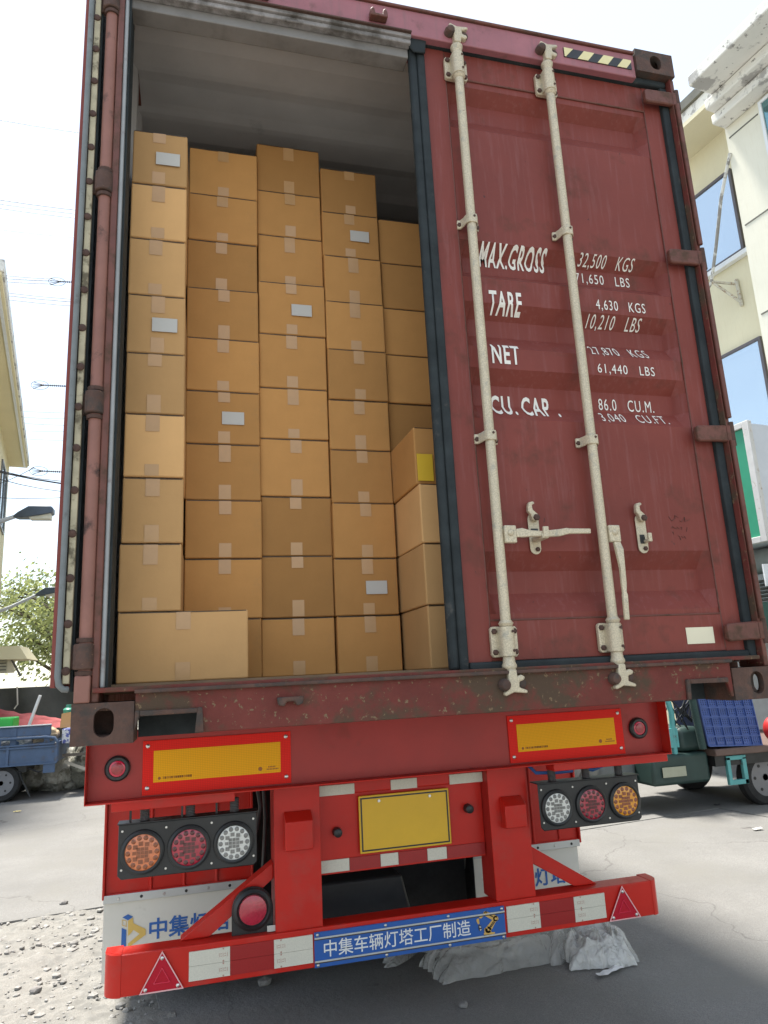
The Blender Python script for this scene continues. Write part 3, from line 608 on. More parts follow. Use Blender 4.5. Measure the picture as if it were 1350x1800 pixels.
# bumper bar
BX0, BX1, BY = .031, 2.398, .80
bp = MB(); bp.box(BX0 + .06, BX1 - .045, BY, BY + .006, .350, .490); bp.box(BX0 + .06, BX1 - .045, BY + .006, BY + .10, .484, .490); bp.box(BX0 + .06, BX1 - .045, BY + .006, BY + .10, .350, .356)
bump = obj('bumper', bp, M['red'], tr, bevel=.004)
for sx, xa, xb in ((-1, BX0, BX0 + .061), (1, BX1, BX1 - .046)):
    e = MB(); rings = []
    for k in range(7):
        a = math.pi / 2 * k / 6; x = xb + (xa - xb) * math.sin(a); y = BY - .001 + .06 * (1 - math.cos(a)); rings.append([Vector((x, y, .349)), Vector((x, y, .491)), Vector((x - sx * .004, y + .02, .491)), Vector((x - sx * .004, y + .02, .349))])
    e.loft(rings); e.loft([[Vector((xa, BY + .058, .349)), Vector((xa, BY + .058, .491)), Vector((xa - sx * .006, BY + .058, .491)), Vector((xa - sx * .006, BY + .058, .349))], [Vector((xa, BY + .11, .349)), Vector((xa, BY + .11, .491)), Vector((xa - sx * .006, BY + .11, .491)), Vector((xa - sx * .006, BY + .11, .349))]])
    e.loft([[Vector((xb, BY + .0, z)), Vector((xa, BY + .06, z)), Vector((xa, BY + .11, z)), Vector((xb, BY + .11, z))] for z in (.4862, .4915)])
    obj('bumper_end', e, M['red'], bump, smooth=40)
def emb(x, z, m_):
    k = MB()
    for dz in (.021, -.021): k.lathe((x, BY - .0052, z + dz), (0, -1, 0), [(0, .0035), (.0005, .0035)], 8)
    for dx in (-.015, -.001, .015): k.box(x + dx - .0008, x + dx + .0008, BY - .0057, BY - .0052, z - .007, z + .007)
    for dx in (-.008, .007): 
        for dz in (-.004, .004): k.box(x + dx - .003, x + dx + .003, BY - .0057, BY - .0052, z + dz - .001, z + dz + .001)
    obj('tape_mark', k, M['printbrown'], m_)
M['printbrown'] = mat('brown_tape_print', (.42, .25, .20), .6)
for x0, x1, ex in ((.335, .487, .462), (.655, .807, .682), (1.639, 1.792, 1.765), (1.958, 2.109, 1.99)):
    for z0, z1 in ((.370, .4195), (.4205, .470)):
        tp = obj('white_tape', MB().box(x0, x1, BY - .005, BY - .0005, z0, z1), M['tape_white'], bump); emb(ex, (z0 + z1) / 2, tp)
for x0, x1 in ((.488, .654), (1.793, 1.957)):
    for z0, z1 in ((.370, .4195), (.4205, .470)): obj('red_tape', MB().box(x0, x1, BY - .0045, BY - .0005, z0, z1), M['tape_red'], bump)
M['tri'] = retro('red_triangle_reflector', (.50, .012, .03), .004)
for cx in (.238, 2.197):
    T = [(cx, .488), (cx - .078, .354), (cx + .078, .354)]; c = (cx, .4)
    sh = lambda k: [(c[0] + (a - c[0]) * k, c[1] + (b - c[1]) * k) for a, b in T]
    t_ = obj('triangle_reflector', MB().prism(T, BY - .009, BY - .0005), M['tri'], bump, bevel=.004)
    obj('triangle_rim', MB().prism(sh(1.02), BY - .0115, BY - .0092, holes=[sh(.93)]), mat('pink_rim', (.75, .42, .42), .5), t_)
    obj('triangle_centre', MB().prism(sh(.40), BY - .012, BY - .0092, holes=[sh(.34)]), M['ringred'], t_)
    for a, b in sh(.74): obj('screw', MB().lathe((a, BY - .009, b), (0, -1, 0), [(0, .007), (.003, .0065), (.005, .003)], 12), M['steel'], t_, smooth=50)
# blue board
bd = obj('sign_board', MB().box(.813, 1.627, BY - .008, BY - .0005, .350, .476), M['blue_sign'], bump, bevel=.001)
for z in (.4545, .3715):
    obj('board_trim', MB().box(.8135, 1.6265, BY - .0115, BY - .0083, z - .002, z + .0035), M['alu'], bd); obj('board_trim', MB().box(.8135, 1.6265, BY - .011, BY - .0083, z - .006, z - .0021), M['arm_dark'], bd)
for x in (.826, 1.105, 1.375, 1.615):
    for z in (.467, .359): obj('screw', MB().lathe((x, BY - .008, z), (0, -1, 0), [(0, .0065), (.003, .006), (.005, .003)], 12), M['steel'], bd, smooth=50)
bm = lay_text('中集车辆灯塔工厂制造', .850, 1.470, .384, .444, lambda z: BY - .0095, .006); obj('lettering', bm, M['sign_white'], bd, recalc=False)
def sg(zx, zy):
    p = at(810 + zx / 16.875, 1590 + zy / 16.875, BY - .01); return (p.x, p.z)
def arm(polys, m_, y):
    k = MB()
    for poly in polys: k.prism([sg(*q) for q in poly], y - .0008, y)
    return obj('robot_arm_print', k, m_, bd)
def circ(cx, cy, r, n=14): return [(cx + r * math.cos(2 * math.pi * k / n), cy + r * 1.05 * math.sin(2 * math.pi * k / n)) for k in range(n)]
base_polys = [[(690, 900), (680, 860), (700, 850), (705, 710), (745, 700), (930, 820), (1010, 815), (1015, 860), (930, 880)], [(770, 660), (930, 460), (1050, 490), (900, 780)], [(690, 230), (740, 195), (1080, 340), (1090, 480), (1010, 500), (680, 320)],
              [(540, 400), (640, 270), (700, 320), (600, 415)], [(465, 440), (520, 410), (545, 450), (555, 570), (510, 590), (470, 500)], circ(815, 750, 95), circ(1035, 415, 80), circ(730, 260, 60)]
arm(base_polys, M['arm_yellow'], BY - .0092)
arm([circ(730, 262, 36), circ(1035, 415, 46), circ(815, 745, 48), [(800, 270), (950, 340), (950, 385), (800, 300)], [(840, 665), (960, 490), (985, 500), (865, 680)], [(880, 670), (995, 510), (1015, 525), (905, 680)], [(600, 290), (650, 280), (690, 320), (630, 360)], [(530, 600), (590, 620), (625, 720), (600, 790), (540, 770), (520, 660)], [(680, 905), (940, 885), (1000, 880), (1000, 930), (690, 950)]], M['arm_dark'], BY - .0101)
arm([circ(730, 262, 28), circ(1035, 415, 38), circ(815, 745, 26)], M['arm_yellow'], BY - .0111)
arm([[(540, 640), (585, 640), (600, 680), (560, 690)], [(560, 740), (590, 720), (612, 740), (580, 780)]], M['alu'], BY - .0111)
# lamp panels
def lamp(cx, cz, r, lens, cell, parent, y0):
    o = obj('round_lamp', MB().lathe((cx, y0, cz), (0, -1, 0), [(0, r + .016), (.010, r + .014), (.014, r + .006), (.012, r), (.004, r - .001)], 40), M['black'], parent, smooth=35)
    obj('lens', MB().lathe((cx, y0 - .004, cz), (0, -1, 0), [(0, r), (.004, r), (.0065, r * .9), (.008, r * .5), (.0085, .004)], 40), lens, o, smooth=50)
    k = MB(); yy = y0 - .0105
    for a in range(14):
        t = 2 * math.pi * a / 14; x, z = cx + r * .80 * math.cos(t), cz + r * .80 * math.sin(t)
        k.lathe((x, yy + .001, z), (0, -1, 0), [(0, r * .155), (.0015, r * .145), (.003, r * .08)], 8)
    for a in range(9):
        t = 2 * math.pi * (a + .5) / 9; x, z = cx + r * .52 * math.cos(t), cz + r * .50 * math.sin(t)
        if abs(z - cz) > r * .3: k.box(x - r * .125, x + r * .125, yy - .0035, yy, z - r * .11, z + r * .11)
    for row in (-1, 0, 1):
        for col_ in (-2, -1, 0, 1, 2):
            if abs(col_) == 2 and row: continue
            x, z = cx + col_ * r * .225, cz + row * r * .2; k.box(x - r * .10, x + r * .10, yy - .0035, yy, z - r * .09, z + r * .085)
    obj('led_cells', k, cell, o)
YL = .735
def lamp_panel(x0, x1, lamps, cut, cut2):
    P = [(x0 + .002, .772), (x0 + .014, .763), (x1 - cut2, .763), (x1, .763 + cut2), (x1, .955), (x0, .955)]
    if cut: P = [(x0, .763 + cut), (x0 + cut, .763), (x1 - .014, .763), (x1, .775), (x1, .955), (x0, .955)]
    o = obj('lamp_panel', MB().prism(P, YL, YL + .006), M['black'], tr, bevel=.003)
    obj('panel_hood', MB().box(x0 - .004, x1 + .004, YL - .008, YL + .07, .9555, .960), M['black'], o, bevel=.001)
    for cx, r, l_, c_ in lamps: lamp(cx, .853, r, M[l_], M[c_], o, YL)
    n = len(lamps)
    for x in (x0 + .014, (lamps[0][0] + lamps[1][0]) / 2, (lamps[1][0] + lamps[2][0]) / 2, x1 - .014):
        for z in (.787 + (.0 if x0 + .1 < x < x1 - .1 else .01), .932): obj('screw', MB().lathe((x, YL, z), (0, -1, 0), [(0, .0045), (.003, .004)], 10), M['steel'], o, smooth=50)
    for cx, *_ in lamps:
        prof = []
        for k in range(9): prof += [(.006 * k, .019), (.006 * k + .003, .0155)]
        obj('cable_conduit', MB().lathe((cx + .004, YL + .03, .961), (0, 0, 1), prof, 16), M['conduit'], o, smooth=60)
lamp_panel(.074, .588, ((.162, .064, 'lens_amber', 'cell_amber'), (.331, .065, 'lens_red', 'cell_red'), (.499, .062, 'lens_clear', 'cell_clear')), .014, .002)
lamp_panel(1.806, 2.306, ((1.889, .061, 'lens_clear', 'cell_clear'), (2.058, .063, 'lens_red', 'cell_red'), (2.226, .063, 'led_amber2', 'cell_amber')), .014, .002)
for x in (.11, .30, .43): obj('bracket_strap', MB().box(x, x + .008, YL + .02, YL + .03, .96, 1.012), M['black'], tr)
for pts in ([(.60, .86, 1.04), (.615, .88, .95), (.60, .90, .86), (.57, .95, .78)], [(.63, .90, 1.04), (.64, .93, .9), (.63, .95, .7), (.58, .95, .6)], [(1.83, .86, 1.02), (1.85, .83, .99), (1.95, .82, .985), (2.02, .80, .99)], [(2.06, .82, 1.0), (2.12, .80, .985), (2.2, .82, 1.0)]):
    obj('air_hose', MB().tube(pts, .008, 8), M['black'] if pts[0][0] < 1 else M['logo_blue'], tr, smooth=60)
# braces from the posts to the bumper
def brace(pts, y):
    k = MB(); k.prism(pts, y, y + .07); return obj('bumper_brace', k, M['red'], tr, bevel=.004)
pp = lambda u, v, y: (at(u, v, y).x, at(u, v, y).z)
brace([(.664, .735), (.664, .675), (.409, .491), (.300, .491)], .865)
brace([(1.790, .690), (1.790, .618), (2.005, .491), (2.115, .491)], .86)
# small round rear lamp on its black bracket
yy = .84; c = at(444, 1598, yy)
k = MB(); ring = [(c.x + .081 * math.cos(a), c.z + .081 * math.sin(a)) for a in [math.pi * t / 14 for t in range(15)]]
k.prism([(c.x + .081, .49), *ring, (c.x - .081, .49)], yy, yy + .012); o_ = obj('round_lamp_bracket', k, M['black'], tr, bevel=.004)
obj('rubber_ring', MB().lathe((c.x, yy - .0005, c.z), (0, -1, 0), [(0, .078), (.014, .076), (.022, .064), (.012, .056)], 36), M['black'], o_, smooth=40)
obj('lens', MB().lathe((c.x, yy - .010, c.z), (0, -1, 0), [(0, .056), (.008, .053), (.013, .035), (.015, .004)], 32), M['lens_red'], o_, smooth=50)
obj('round_lamp_label', MB().box(c.x + .055, c.x + .088, yy - .016, yy - .014, .493, .515), M['paper'], o_)
# mudguards and flaps
YF = 1.5
for side in (0, 1):
    x0, x1 = ((-.040, .62), (1.775, 2.385))[side]; zt, zb = 1.0, .515
    f = MB(); f.box(x0, x1, YF, YF + .008, zb, zt); fo = obj('mudguard', f, M['red'], tr, bevel=.002)
    rim = MB(); rim.box(x0 - .012, x0, YF - .02, YF + 1.2, zb, zt + .02); rim.box(x1, x1 + .012, YF - .02, YF + 1.2, zb, zt + .02); rim.box(x0, x1, YF - .012, YF - .0005, zb, zb + .022); obj('mudguard_rim', rim, M['red'], fo, bevel=.003)
    top = MB(); top.box(x0, x1, YF + .008, YF + 4.2, zt, zt + .008); obj('mudguard_top', top, M['redshade'], fo)
    for k in (.14, .29, .44): 
        r_ = MB(); r_.tube([(x0 + k + .06, YF - .001, zb + .022), (x0 + k + .06, YF - .001, zt)], .008, 8); obj('mudguard_rib', r_, M['red'], fo, smooth=50)
    fl = obj('mudflap', MB().box(x0 - .004, x1 - .01, YF - .004, YF + .004, .17, .5145), M['flap'], tr)
    obj('flap_strip', MB().box(x0 - .006, x1 + .0, YF - .020, YF - .0125, .498, .533), M['alu'], fl, bevel=.002)
    for k in range(6): obj('screw', MB().lathe((x0 + .06 + k * .1, YF - .020, .515), (0, -1, 0), [(0, .007), (.004, .005)], 10), M['steel'] if k % 2 == 0 else M['black'], fl, smooth=50)
def flap_logo(x, fl):
    # emblem: a blue and yellow folded letter block
    Z = lambda a, b: (at(190 + a / 5.87, 1580 + b / 5.874, YF - .006).x + x, at(190 + a / 5.87, 1580 + b / 5.874, YF - .006).z)
    k = MB(); k.prism([Z(148, 192), (Z(205, 160)), Z(258, 185), Z(205, 222)], YF - .0062, YF - .0055); k.prism([Z(140, 300), Z(188, 320), Z(183, 515), Z(134, 492)], YF - .0062, YF - .0055)
    obj('emblem', k, M['logo_blue'], fl)
    k = MB(); k.prism([Z(205, 225), Z(255, 195), Z(262, 252), Z(388, 312), Z(388, 370), Z(205, 505), Z(205, 462), Z(325, 362), Z(260, 320), Z(240, 350), Z(205, 385)], YF - .0062, YF - .0055)
    k.prism([Z(142, 215), Z(190, 225), Z(190, 290), Z(142, 275)], YF - .0062, YF - .0055, holes=[[Z(148, 222), Z(184, 230), Z(184, 282), Z(148, 270)]])
    obj('emblem', k, M['logo_yellow'], fl)
fls = [o for o in COL.objects if o.name.startswith('mudflap')]
flap_logo(0, fls[0])
a = at(262, 1640, YF - .006); b = at(405, 1632, YF - .006)
bm = lay_text('中集灯塔', a.x, b.x, .322, .412, lambda z: YF - .0058, .02); obj('lettering', bm, M['logo_blue'], fls[0], recalc=False)
flap_logo(1.858 - at(213, 1640, YF).x, fls[1])
c2 = at(946, 1545, YF - .006); bm = lay_text('中集灯塔', c2.x - .20, c2.x - .20 + (b.x - a.x) * 1.0, .322, .412, lambda z: YF - .0058, .02); obj('lettering', bm, M['logo_blue'], fls[1], recalc=False)
# chassis rails, axles, wheels
for x in (.74, 1.62): obj('chassis_rail', MB().box(x, x + .11, .95, 13.2, .95, 1.29), M['redshade'], tr)
for y in (2.0, 4.0, 6.0, 8.0, 10, 12): obj('chassis_crossmember', MB().box(.06, 2.40, y, y + .08, 1.18, 1.285), M['redshade'], tr)
def wheel(x0, x1, y, z, r, name='wheel'):
    k = MB(); k.lathe((x0, y, z), (1, 0, 0), [(0, r * .62), (.0, r * .9), (.03, r), (x1 - x0 - .03, r), (x1 - x0, r * .9), (x1 - x0, r * .62)], 40, cap=False); o = obj(name, k, M['tyre'], tr, smooth=40)
    obj('rim', MB().lathe((x0 + .04, y, z), (1, 0, 0), [(0, r * .6), (.05, r * .5), (x1 - x0 - .09, r * .5), (x1 - x0 - .08, r * .6)], 30), M['alu'], o, smooth=40)
for y in (2.15, 3.45, 4.75):
    for x0 in (.04, .31, 1.86, 2.12): wheel(x0, x0 + .235, y, .5, .495)
    obj('axle', MB().cyl((.3, y, .5), (2.1, y, .5), .07), M['black'], tr, smooth=50)
for x in (.72, 1.64): obj('suspension_bracket', MB().box(x, x + .1, 1.75, 5.2, .6, .94), M['black'], tr)
obj('toolbox', MB().loft([[Vector((.80, 1.25, .28)), Vector((1.37, 1.25, .28)), Vector((1.37, 1.7, .28)), Vector((.80, 1.7, .28))], [Vector((.80, 1.25, .53)), Vector((1.31, 1.25, .53)), Vector((1.31, 1.7, .53)), Vector((.80, 1.7, .53))]]), M['black'], tr, bevel=.012)
obj('shade_panel', MB().box(.62, 1.80, 1.72, 1.73, .22, 1.17), M['tyre'], tr)  # added dark panel: hides the lit ground beyond, keeps the underside dark

# ================================================================== CARTONS IN THE CONTAINER
ordw = ['bottom', 'second', 'third', 'fourth', 'fifth', 'sixth', 'seventh', 'eighth', 'ninth', 'tenth']
rr = random.Random(5)
def carton(x, y, z, w_, d, h, label, m_='card', tape=True, lab=0, rot=0):
    jx = rr.uniform(-.003, .003); jy = rr.uniform(-.006, .006)
    t = MB(); t.box(-w_ / 2, w_ / 2, 0, d, 0, h); bmesh.ops.subdivide_edges(t.bm, edges=t.bm.edges, cuts=5, use_grid_fill=True)
    sd0 = rr.uniform(0, 90); sag = rr.uniform(.001, .005)
    for v in t.bm.verts:
        fx_ = 1 - (2 * v.co.x / w_) ** 2; fz_ = 1 - (2 * v.co.z / h - 1) ** 2
        if v.co.y < .001: v.co.y -= sag * fx_ * fz_ - .0015 * mn.noise(Vector((v.co.x * 9, sd0, v.co.z * 9)))
        if v.co.z > h - .001: v.co.z -= .0025 * fx_ * rr.uniform(.6, 1)
    o = obj('cardboard_box', t, M[m_], bevel=.005)
    o.location = (x + w_ / 2 + jx, y + jy, z); o.rotation_euler = (0, 0, rad(rr.uniform(-.9, .9)))
    tag(o, label, 'cardboard box', 'cartons stacked in the container')
    def part(n, mb, mm):
        p = obj(n, mb, mm); p.parent = o
    tx = rr.uniform(-.008, .008); tl, tl2 = rr.uniform(.20, .34), rr.uniform(.18, .30)
    if tape:
        for za, zb in ((h * .015, h * tl2), (h * (1 - tl), h * .985)):
            part('packing_tape', MB().grid(1, 6, lambda a, b: Vector((tx - .024 + .048 * a, -.0008 - (sag + .0015) * (1 - (2 * (za + (zb - za) * b) / h - 1) ** 2), za + (zb - za) * b))), M['packtape'])
    part('flap_seam', MB().box(-w_ / 2 + .006, w_ / 2 - .006, -.0006, .0006, h - .004, h - .001), M['arm_dark'])
    if lab: part('paper_label', MB().box(lab - .045, lab + .045, -.009, -.0075, h * .36, h * .36 + .055), M['paper'])
    return o
zf, hz_ = 1.471, .2345
carton(.092, .24, zf, .43, .40, hz_, 'wide pale cardboard box at the bottom left front of the container load', 'card2', True, 0)
for k in range(1, 9):
    carton(.093, .24, zf + k * (hz_ + .002), .205, .36, hz_ - .001, '%s box from the bottom in the foremost left column of cardboard boxes' % ordw[k], 'card2', True, .03 if k in (5, 8) else 0)
cols = ((.30, .30), (.603, .295), (.901, .27))
nm = ('left', 'middle', 'right')
for c_, (x, w_) in enumerate(cols):
    z = zf; k = 0
    while z < 3.70:
        h = (.236, .250, .236)[c_] if k % 4 else .228
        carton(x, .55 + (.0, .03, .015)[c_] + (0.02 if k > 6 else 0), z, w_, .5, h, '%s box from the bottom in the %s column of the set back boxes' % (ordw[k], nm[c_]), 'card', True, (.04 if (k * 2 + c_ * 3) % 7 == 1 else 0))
        z += h + .002; k += 1
for k in range(3): carton(1.183, .24, zf + k * (hz_ + .002), .34, .36, hz_ - .001, '%s box from the bottom in the front stack beside the closed door' % ordw[k], 'card2', False, 0)
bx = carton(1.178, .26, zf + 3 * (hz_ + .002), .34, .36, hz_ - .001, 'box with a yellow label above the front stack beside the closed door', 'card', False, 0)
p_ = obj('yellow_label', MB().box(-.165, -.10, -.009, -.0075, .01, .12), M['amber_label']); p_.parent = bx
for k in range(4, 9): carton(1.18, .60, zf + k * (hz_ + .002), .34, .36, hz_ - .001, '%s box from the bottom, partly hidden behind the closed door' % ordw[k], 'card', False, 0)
# strapping bars across the left edge of the load
# ================================================================== PLASTIC BAGS UNDER THE BUMPER
def plastic():
    m = bpy.data.materials.new('clear_plastic_film'); m.use_nodes = True; n = m.node_tree.nodes; L = m.node_tree.links.new; b = n['Principled BSDF']
    b.inputs['Base Color'].default_value = (.80, .79, .76, 1); b.inputs['Roughness'].default_value = .22; b.inputs['Coat Weight'].default_value = .5
    b.inputs['Alpha'].default_value = .36; b.inputs['Roughness'].default_value = .16
    tc = n.new('ShaderNodeTexCoord'); t = n.new('ShaderNodeTexNoise'); t.inputs['Scale'].default_value = 26; t.inputs['Detail'].default_value = 5; t.inputs['Distortion'].default_value = 1.5; L(tc.outputs['Object'], t.inputs['Vector'])
    bp = n.new('ShaderNodeBump'); bp.inputs['Distance'].default_value = .03; L(t.outputs['Fac'], bp.inputs['Height']); L(bp.outputs[0], b.inputs['Normal']); t.inputs['Scale'].default_value = 22; return m
PL = plastic(); PW = plastic(); PW.name = 'milky_plastic_film'; PW.node_tree.nodes['Principled BSDF'].inputs['Alpha'].default_value = .75
def bag(c, rx, ry, rz, seed, m_, label, knot=None, ang=0):
    bm = bmesh.new(); bmesh.ops.create_icosphere(bm, subdivisions=6, radius=1); ca, sa = math.cos(ang), math.sin(ang)
    for v in bm.verts:
        p = v.co.copy(); warp = mn.noise(p * 1.3 + Vector((seed, 2, 0))) * 1.2
        g1 = 1 - abs(mn.noise(Vector((p.x * .8 + warp, p.y * 2.6 + warp, p.z * 2.6 + seed))))          # long folds running along the bag
        g2 = 1 - abs(mn.noise(Vector((p.x * 1.6 + seed, p.y * 6 + warp * 1.5, p.z * 6))))
        r_ = .62 + .36 * g1 ** 2 + .07 * g2 ** 4 + .25 * mn.noise(p * 1.2 + Vector((0, seed, 0)))
        p = p * r_
        if knot is not None:
            d = abs(p.x - knot); k_ = min(1, .10 + d * d * 4.0); p.y *= k_; p.z = p.z * k_ - .10 * (1 - k_)
        x, y = p.x * rx, p.y * ry
        v.co = Vector((c[0] + x * ca - y * sa, c[1] + x * sa + y * ca, max(.014 + .004 * g1, c[2] + p.z * rz)))
    tag(obj('plastic_bag', bm, m_, smooth=50), label, 'plastic bag')
b1 = atz(915, 1690, .02); b2 = atz(1060, 1690, .02); b3 = atz(985, 1665, .02); b4 = atz(800, 1672, .02)
def film(c, lx, ly, h, ang, seed, m_, label, knots=()):
    bm = bmesh.new(); NX, NY = 150, 70; V = []; ca, sa = math.cos(ang), math.sin(ang)
    for i in range(NX + 1):
        row = []
        for j in range(NY + 1):
            u, v = 2 * i / NX - 1, 2 * j / NY - 1
            wx = 1 + .22 * mn.noise(Vector((v * 1.3, seed, 0))) + .10 * mn.noise(Vector((v * 5, seed, 4))); wy = 1 + .30 * mn.noise(Vector((u * 1.6, seed, 9))) + .08 * mn.noise(Vector((u * 7, seed, 2)))
            pinch = 1; up = 0
            for k in knots: d = abs(u - k); pinch *= min(1, .18 + d * 2.6); up += max(0, .12 - d) * .25
            e = max(0, 1 - u * u) ** .5 * max(0, 1 - v * v) ** .5
            wv = mn.noise(Vector((u * 1.5, v * 1.5, seed))) * .7
            rd = lambda a, b, o: (1 - abs(mn.noise(Vector((u * a + wv * 2 + o, v * b * (1.6 - .6 * pinch) + wv * 2.2, seed + o)))) * 2)
            f = .50 + .32 * max(0, rd(.7, 2.0, 0)) ** 1.3 + .16 * max(0, rd(1.3, 4.2, 5)) ** 1.8 + .05 * max(0, rd(2.5, 9, 11)) ** 2
            z = h * min(1, e * 1.5) * f * (.45 + .55 * pinch) * (1 + .5 * mn.noise(Vector((u * 1.2 + 3, v * 1.2, seed)))) + up * e * .3
            x, y = u * lx * wx, v * ly * wy * pinch
            row.append(bm.verts.new((c[0] + x * ca - y * sa, c[1] + x * sa + y * ca, .018 + max(0, z))))
        V.append(row)
    for i in range(NX):
        for j in range(NY): bm.faces.new((V[i][j], V[i + 1][j], V[i + 1][j + 1], V[i][j + 1]))
    tag(obj('plastic_bag', bm, m_, smooth=75), label, 'plastic bag')
film((b3.x - .02, b3.y + .22, 0), .36, .20, .20, .05, 1.3, PL, 'big rumpled clear plastic bag behind the right half of the bumper')
film((b1.x - .05, b1.y + .10, 0), .42, .17, .15, .12, 4.1, PL, 'twisted clear plastic bag, foremost of the pile on the ground', (.78,))
film((b1.x + .36, b1.y - .03, 0), .22, .13, .15, -.25, 14.1, PL, 'knotted clear plastic bag between the foremost bag and the white one', (-.45,))
film((b2.x - .01, b2.y + .05, 0), .16, .12, .13, -.2, 8.8, PW, 'small white plastic bag at the right end of the bag pile')
film((b4.x + .14, b4.y + .13, 0), .50, .15, .10, .1, 6.2, PL, 'flat clear plastic film trailing left under the blue sign board', (-.6,))

# ================================================================== RIGHT BUILDING (in the street's direction)
cream = mat('cream_render_wall', (.68, .66, .55), .85, var=.05, scale=.8, bump=.002, bscale=30, streak=(.18, (.52, .44, .28)))
cream2 = mat('yellow_render_wall', (.66, .61, .43), .85, var=.06, scale=.9, streak=(.2, (.50, .40, .22)))
peel = mat('peeling_white_parapet', (.68, .67, .62), .85, var=.06, scale=2, bump=.004, bscale=20, dirt=(.52, .57, (.36, .35, .33), 2.6), spots=(.63, (.25, .24, .22), 9))
dark = mat('dark_joint', (.12, .12, .1), .8)
whitefr = mat('white_window_frame', (.68, .70, .70), .45, var=.05)
def glass(name, col):
    m = bpy.data.materials.new(name); m.use_nodes = True; b = m.node_tree.nodes['Principled BSDF']; n = m.node_tree.nodes; L = m.node_tree.links.new
    b.inputs['Base Color'].default_value = (*col, 1); b.inputs['Metallic'].default_value = .75; b.inputs['Roughness'].default_value = .04
    tc = n.new('ShaderNodeTexCoord'); t = n.new('ShaderNodeTexNoise'); t.inputs['Scale'].default_value = .9; L(tc.outputs['Object'], t.inputs['Vector'])
    bp = n.new('ShaderNodeBump'); bp.inputs['Distance'].default_value = .02; L(t.outputs['Fac'], bp.inputs['Height']); L(bp.outputs[0], b.inputs['Normal']); return m
GL = glass('blue_window_glass', (.46, .54, .60)); GT = glass('teal_window_glass', (.16, .30, .32))
rbd = thing('cream_building', 'cream rendered three storey building with peeling parapet along the right side', 'building', us(9, 6, 0))
def ub(mb, u0, u1, s0, s1, z0, z1):
    mb.loft([[us(u0, s0, z), us(u1, s0, z), us(u1, s1, z), us(u0, s1, z)] for z in (z0, z1)]); return mb
S0, S1 = -9, 42
obj('wall', ub(MB(), 9.6, 20, 4.29, S1, 0, 10.05), cream2, rbd)
obj('pier', ub(MB(), 9.0, 20, S0, 4.29, 0, 9.66), cream, rbd)
obj('parapet', ub(MB(), 8.55, 20, S0, 4.22, 9.66, 9.82), peel, rbd, bevel=.02); obj('parapet', ub(MB(), 8.10, 20, S0, 4.08, 9.825, 9.995), peel, rbd, bevel=.015)
obj('parapet', ub(MB(), 8.72, 9.0, S0, 4.28, 9.50, 9.655), peel, rbd, bevel=.02)
obj('soffit', ub(MB(), 8.9, 9.6, 4.291, S1, 10.05, 10.12), cream2, rbd); obj('parapet', ub(MB(), 9.0, 20, 4.292, S1, 10.121, 10.42), peel, rbd, bevel=.015); obj('roof_edge', ub(MB(), 8.95, 20, 4.2, S1, 10.421, 10.58), dark, rbd)
for z in (9.31, 7.78, 6.31, 4.8): obj('wall_joint', ub(MB(), 8.993, 9.001, 3.72, 4.24, z - .010, z + .010), dark, rbd)
for z in (8.45, 6.95, 5.4): obj('wall_joint', ub(MB(), 8.993, 9.001, -9, 2.0, z - .010, z + .010), dark, rbd)
def window(u, s0, s1, z0, z1, gl, div=2, sillm=whitefr):
    f = MB(); t = .05
    ub(f, u - .03, u + .02, s0, s1, z0, z0 + t); ub(f, u - .03, u + .02, s0, s1, z1 - t, z1); ub(f, u - .03, u + .02, s0, s0 + t, z0 + t, z1 - t); ub(f, u - .03, u + .02, s1 - t, s1, z0 + t, z1 - t)
    for k in range(1, div): s = s0 + (s1 - s0) * k / div; ub(f, u - .028, u + .018, s - t / 2, s + t / 2, z0 + t, z1 - t)
    o = obj('window', f, sillm, rbd, bevel=.004)
    for k in range(div):
        a, b = s0 + (s1 - s0) * k / div + t / 2, s0 + (s1 - s0) * (k + 1) / div - t / 2
        obj('pane', ub(MB(), u - .008, u - .002, a, b, z0 + t, z1 - t), gl, o)
    return o
bronze = mat('dark_bronze_frame', (.09, .08, .085), .5)
for z0, z1 in ((7.79, 9.29), (4.79, 6.29), (1.9, 3.3)):
    for s in (4.73, 9.2, 13.7, 18.2, 22.7, 27.2): window(9.57, s, s + 3.0, z0, z1, GL, 2, bronze)
    obj('window_sill', ub(MB(), 9.50, 9.6, 4.6, 7.8, z0 - .09, z0 - .005), whitefr, rbd, bevel=.008)
for z0, z1 in ((8.02, 9.44), (4.9, 6.4)):
    for s0, s1 in ((1.4, 3.66), (-2.6, -.4), (-6.6, -4.4)): window(8.97, s0, s1, z0, z1, GT, 2)
window(8.97, 1.4, 3.66, 6.75, 8.0, GL, 2)
# wall bracket with its cable
bk = thing('wall_bracket', 'rusty white triangular cable bracket fixed on the cream wall between two windows', 'bracket', us(9.5, 5.0, 7.2))
k = MB(); q0 = us(9.57, 4.98, 7.40); q1 = us(9.57, 4.96, 6.93); tip = us(9.25, 5.18, 7.42)
k.tube([q0, q1], .028, 6); k.tube([q0 + Vector((0, 0, -.08)), tip], .022, 6); k.tube([q1 + Vector((0, 0, .06)), tip], .022, 6); obj('bracket_arm', k, mat('rusty_white_bar', (.5, .48, .4), .7, dirt=(.5, .65, (.25, .15, .08), 20)), bk)
tag(obj('wall_cable', MB().tube([us(8.98, 4.26, 9.05), us(9.05, 4.6, 8.5), us(9.2, 4.95, 7.9), tip, us(9.3, 5.7, 7.0), us(9.4, 6.8, 6.8), us(9.4, 9, 6.6)], .028, 6), mat('patched_cable', (.25, .24, .22), .7, dirt=(.5, .55, (.6, .6, .56), 6))), 'thick patched black and white cable running down the cream wall to the bracket', 'cable')
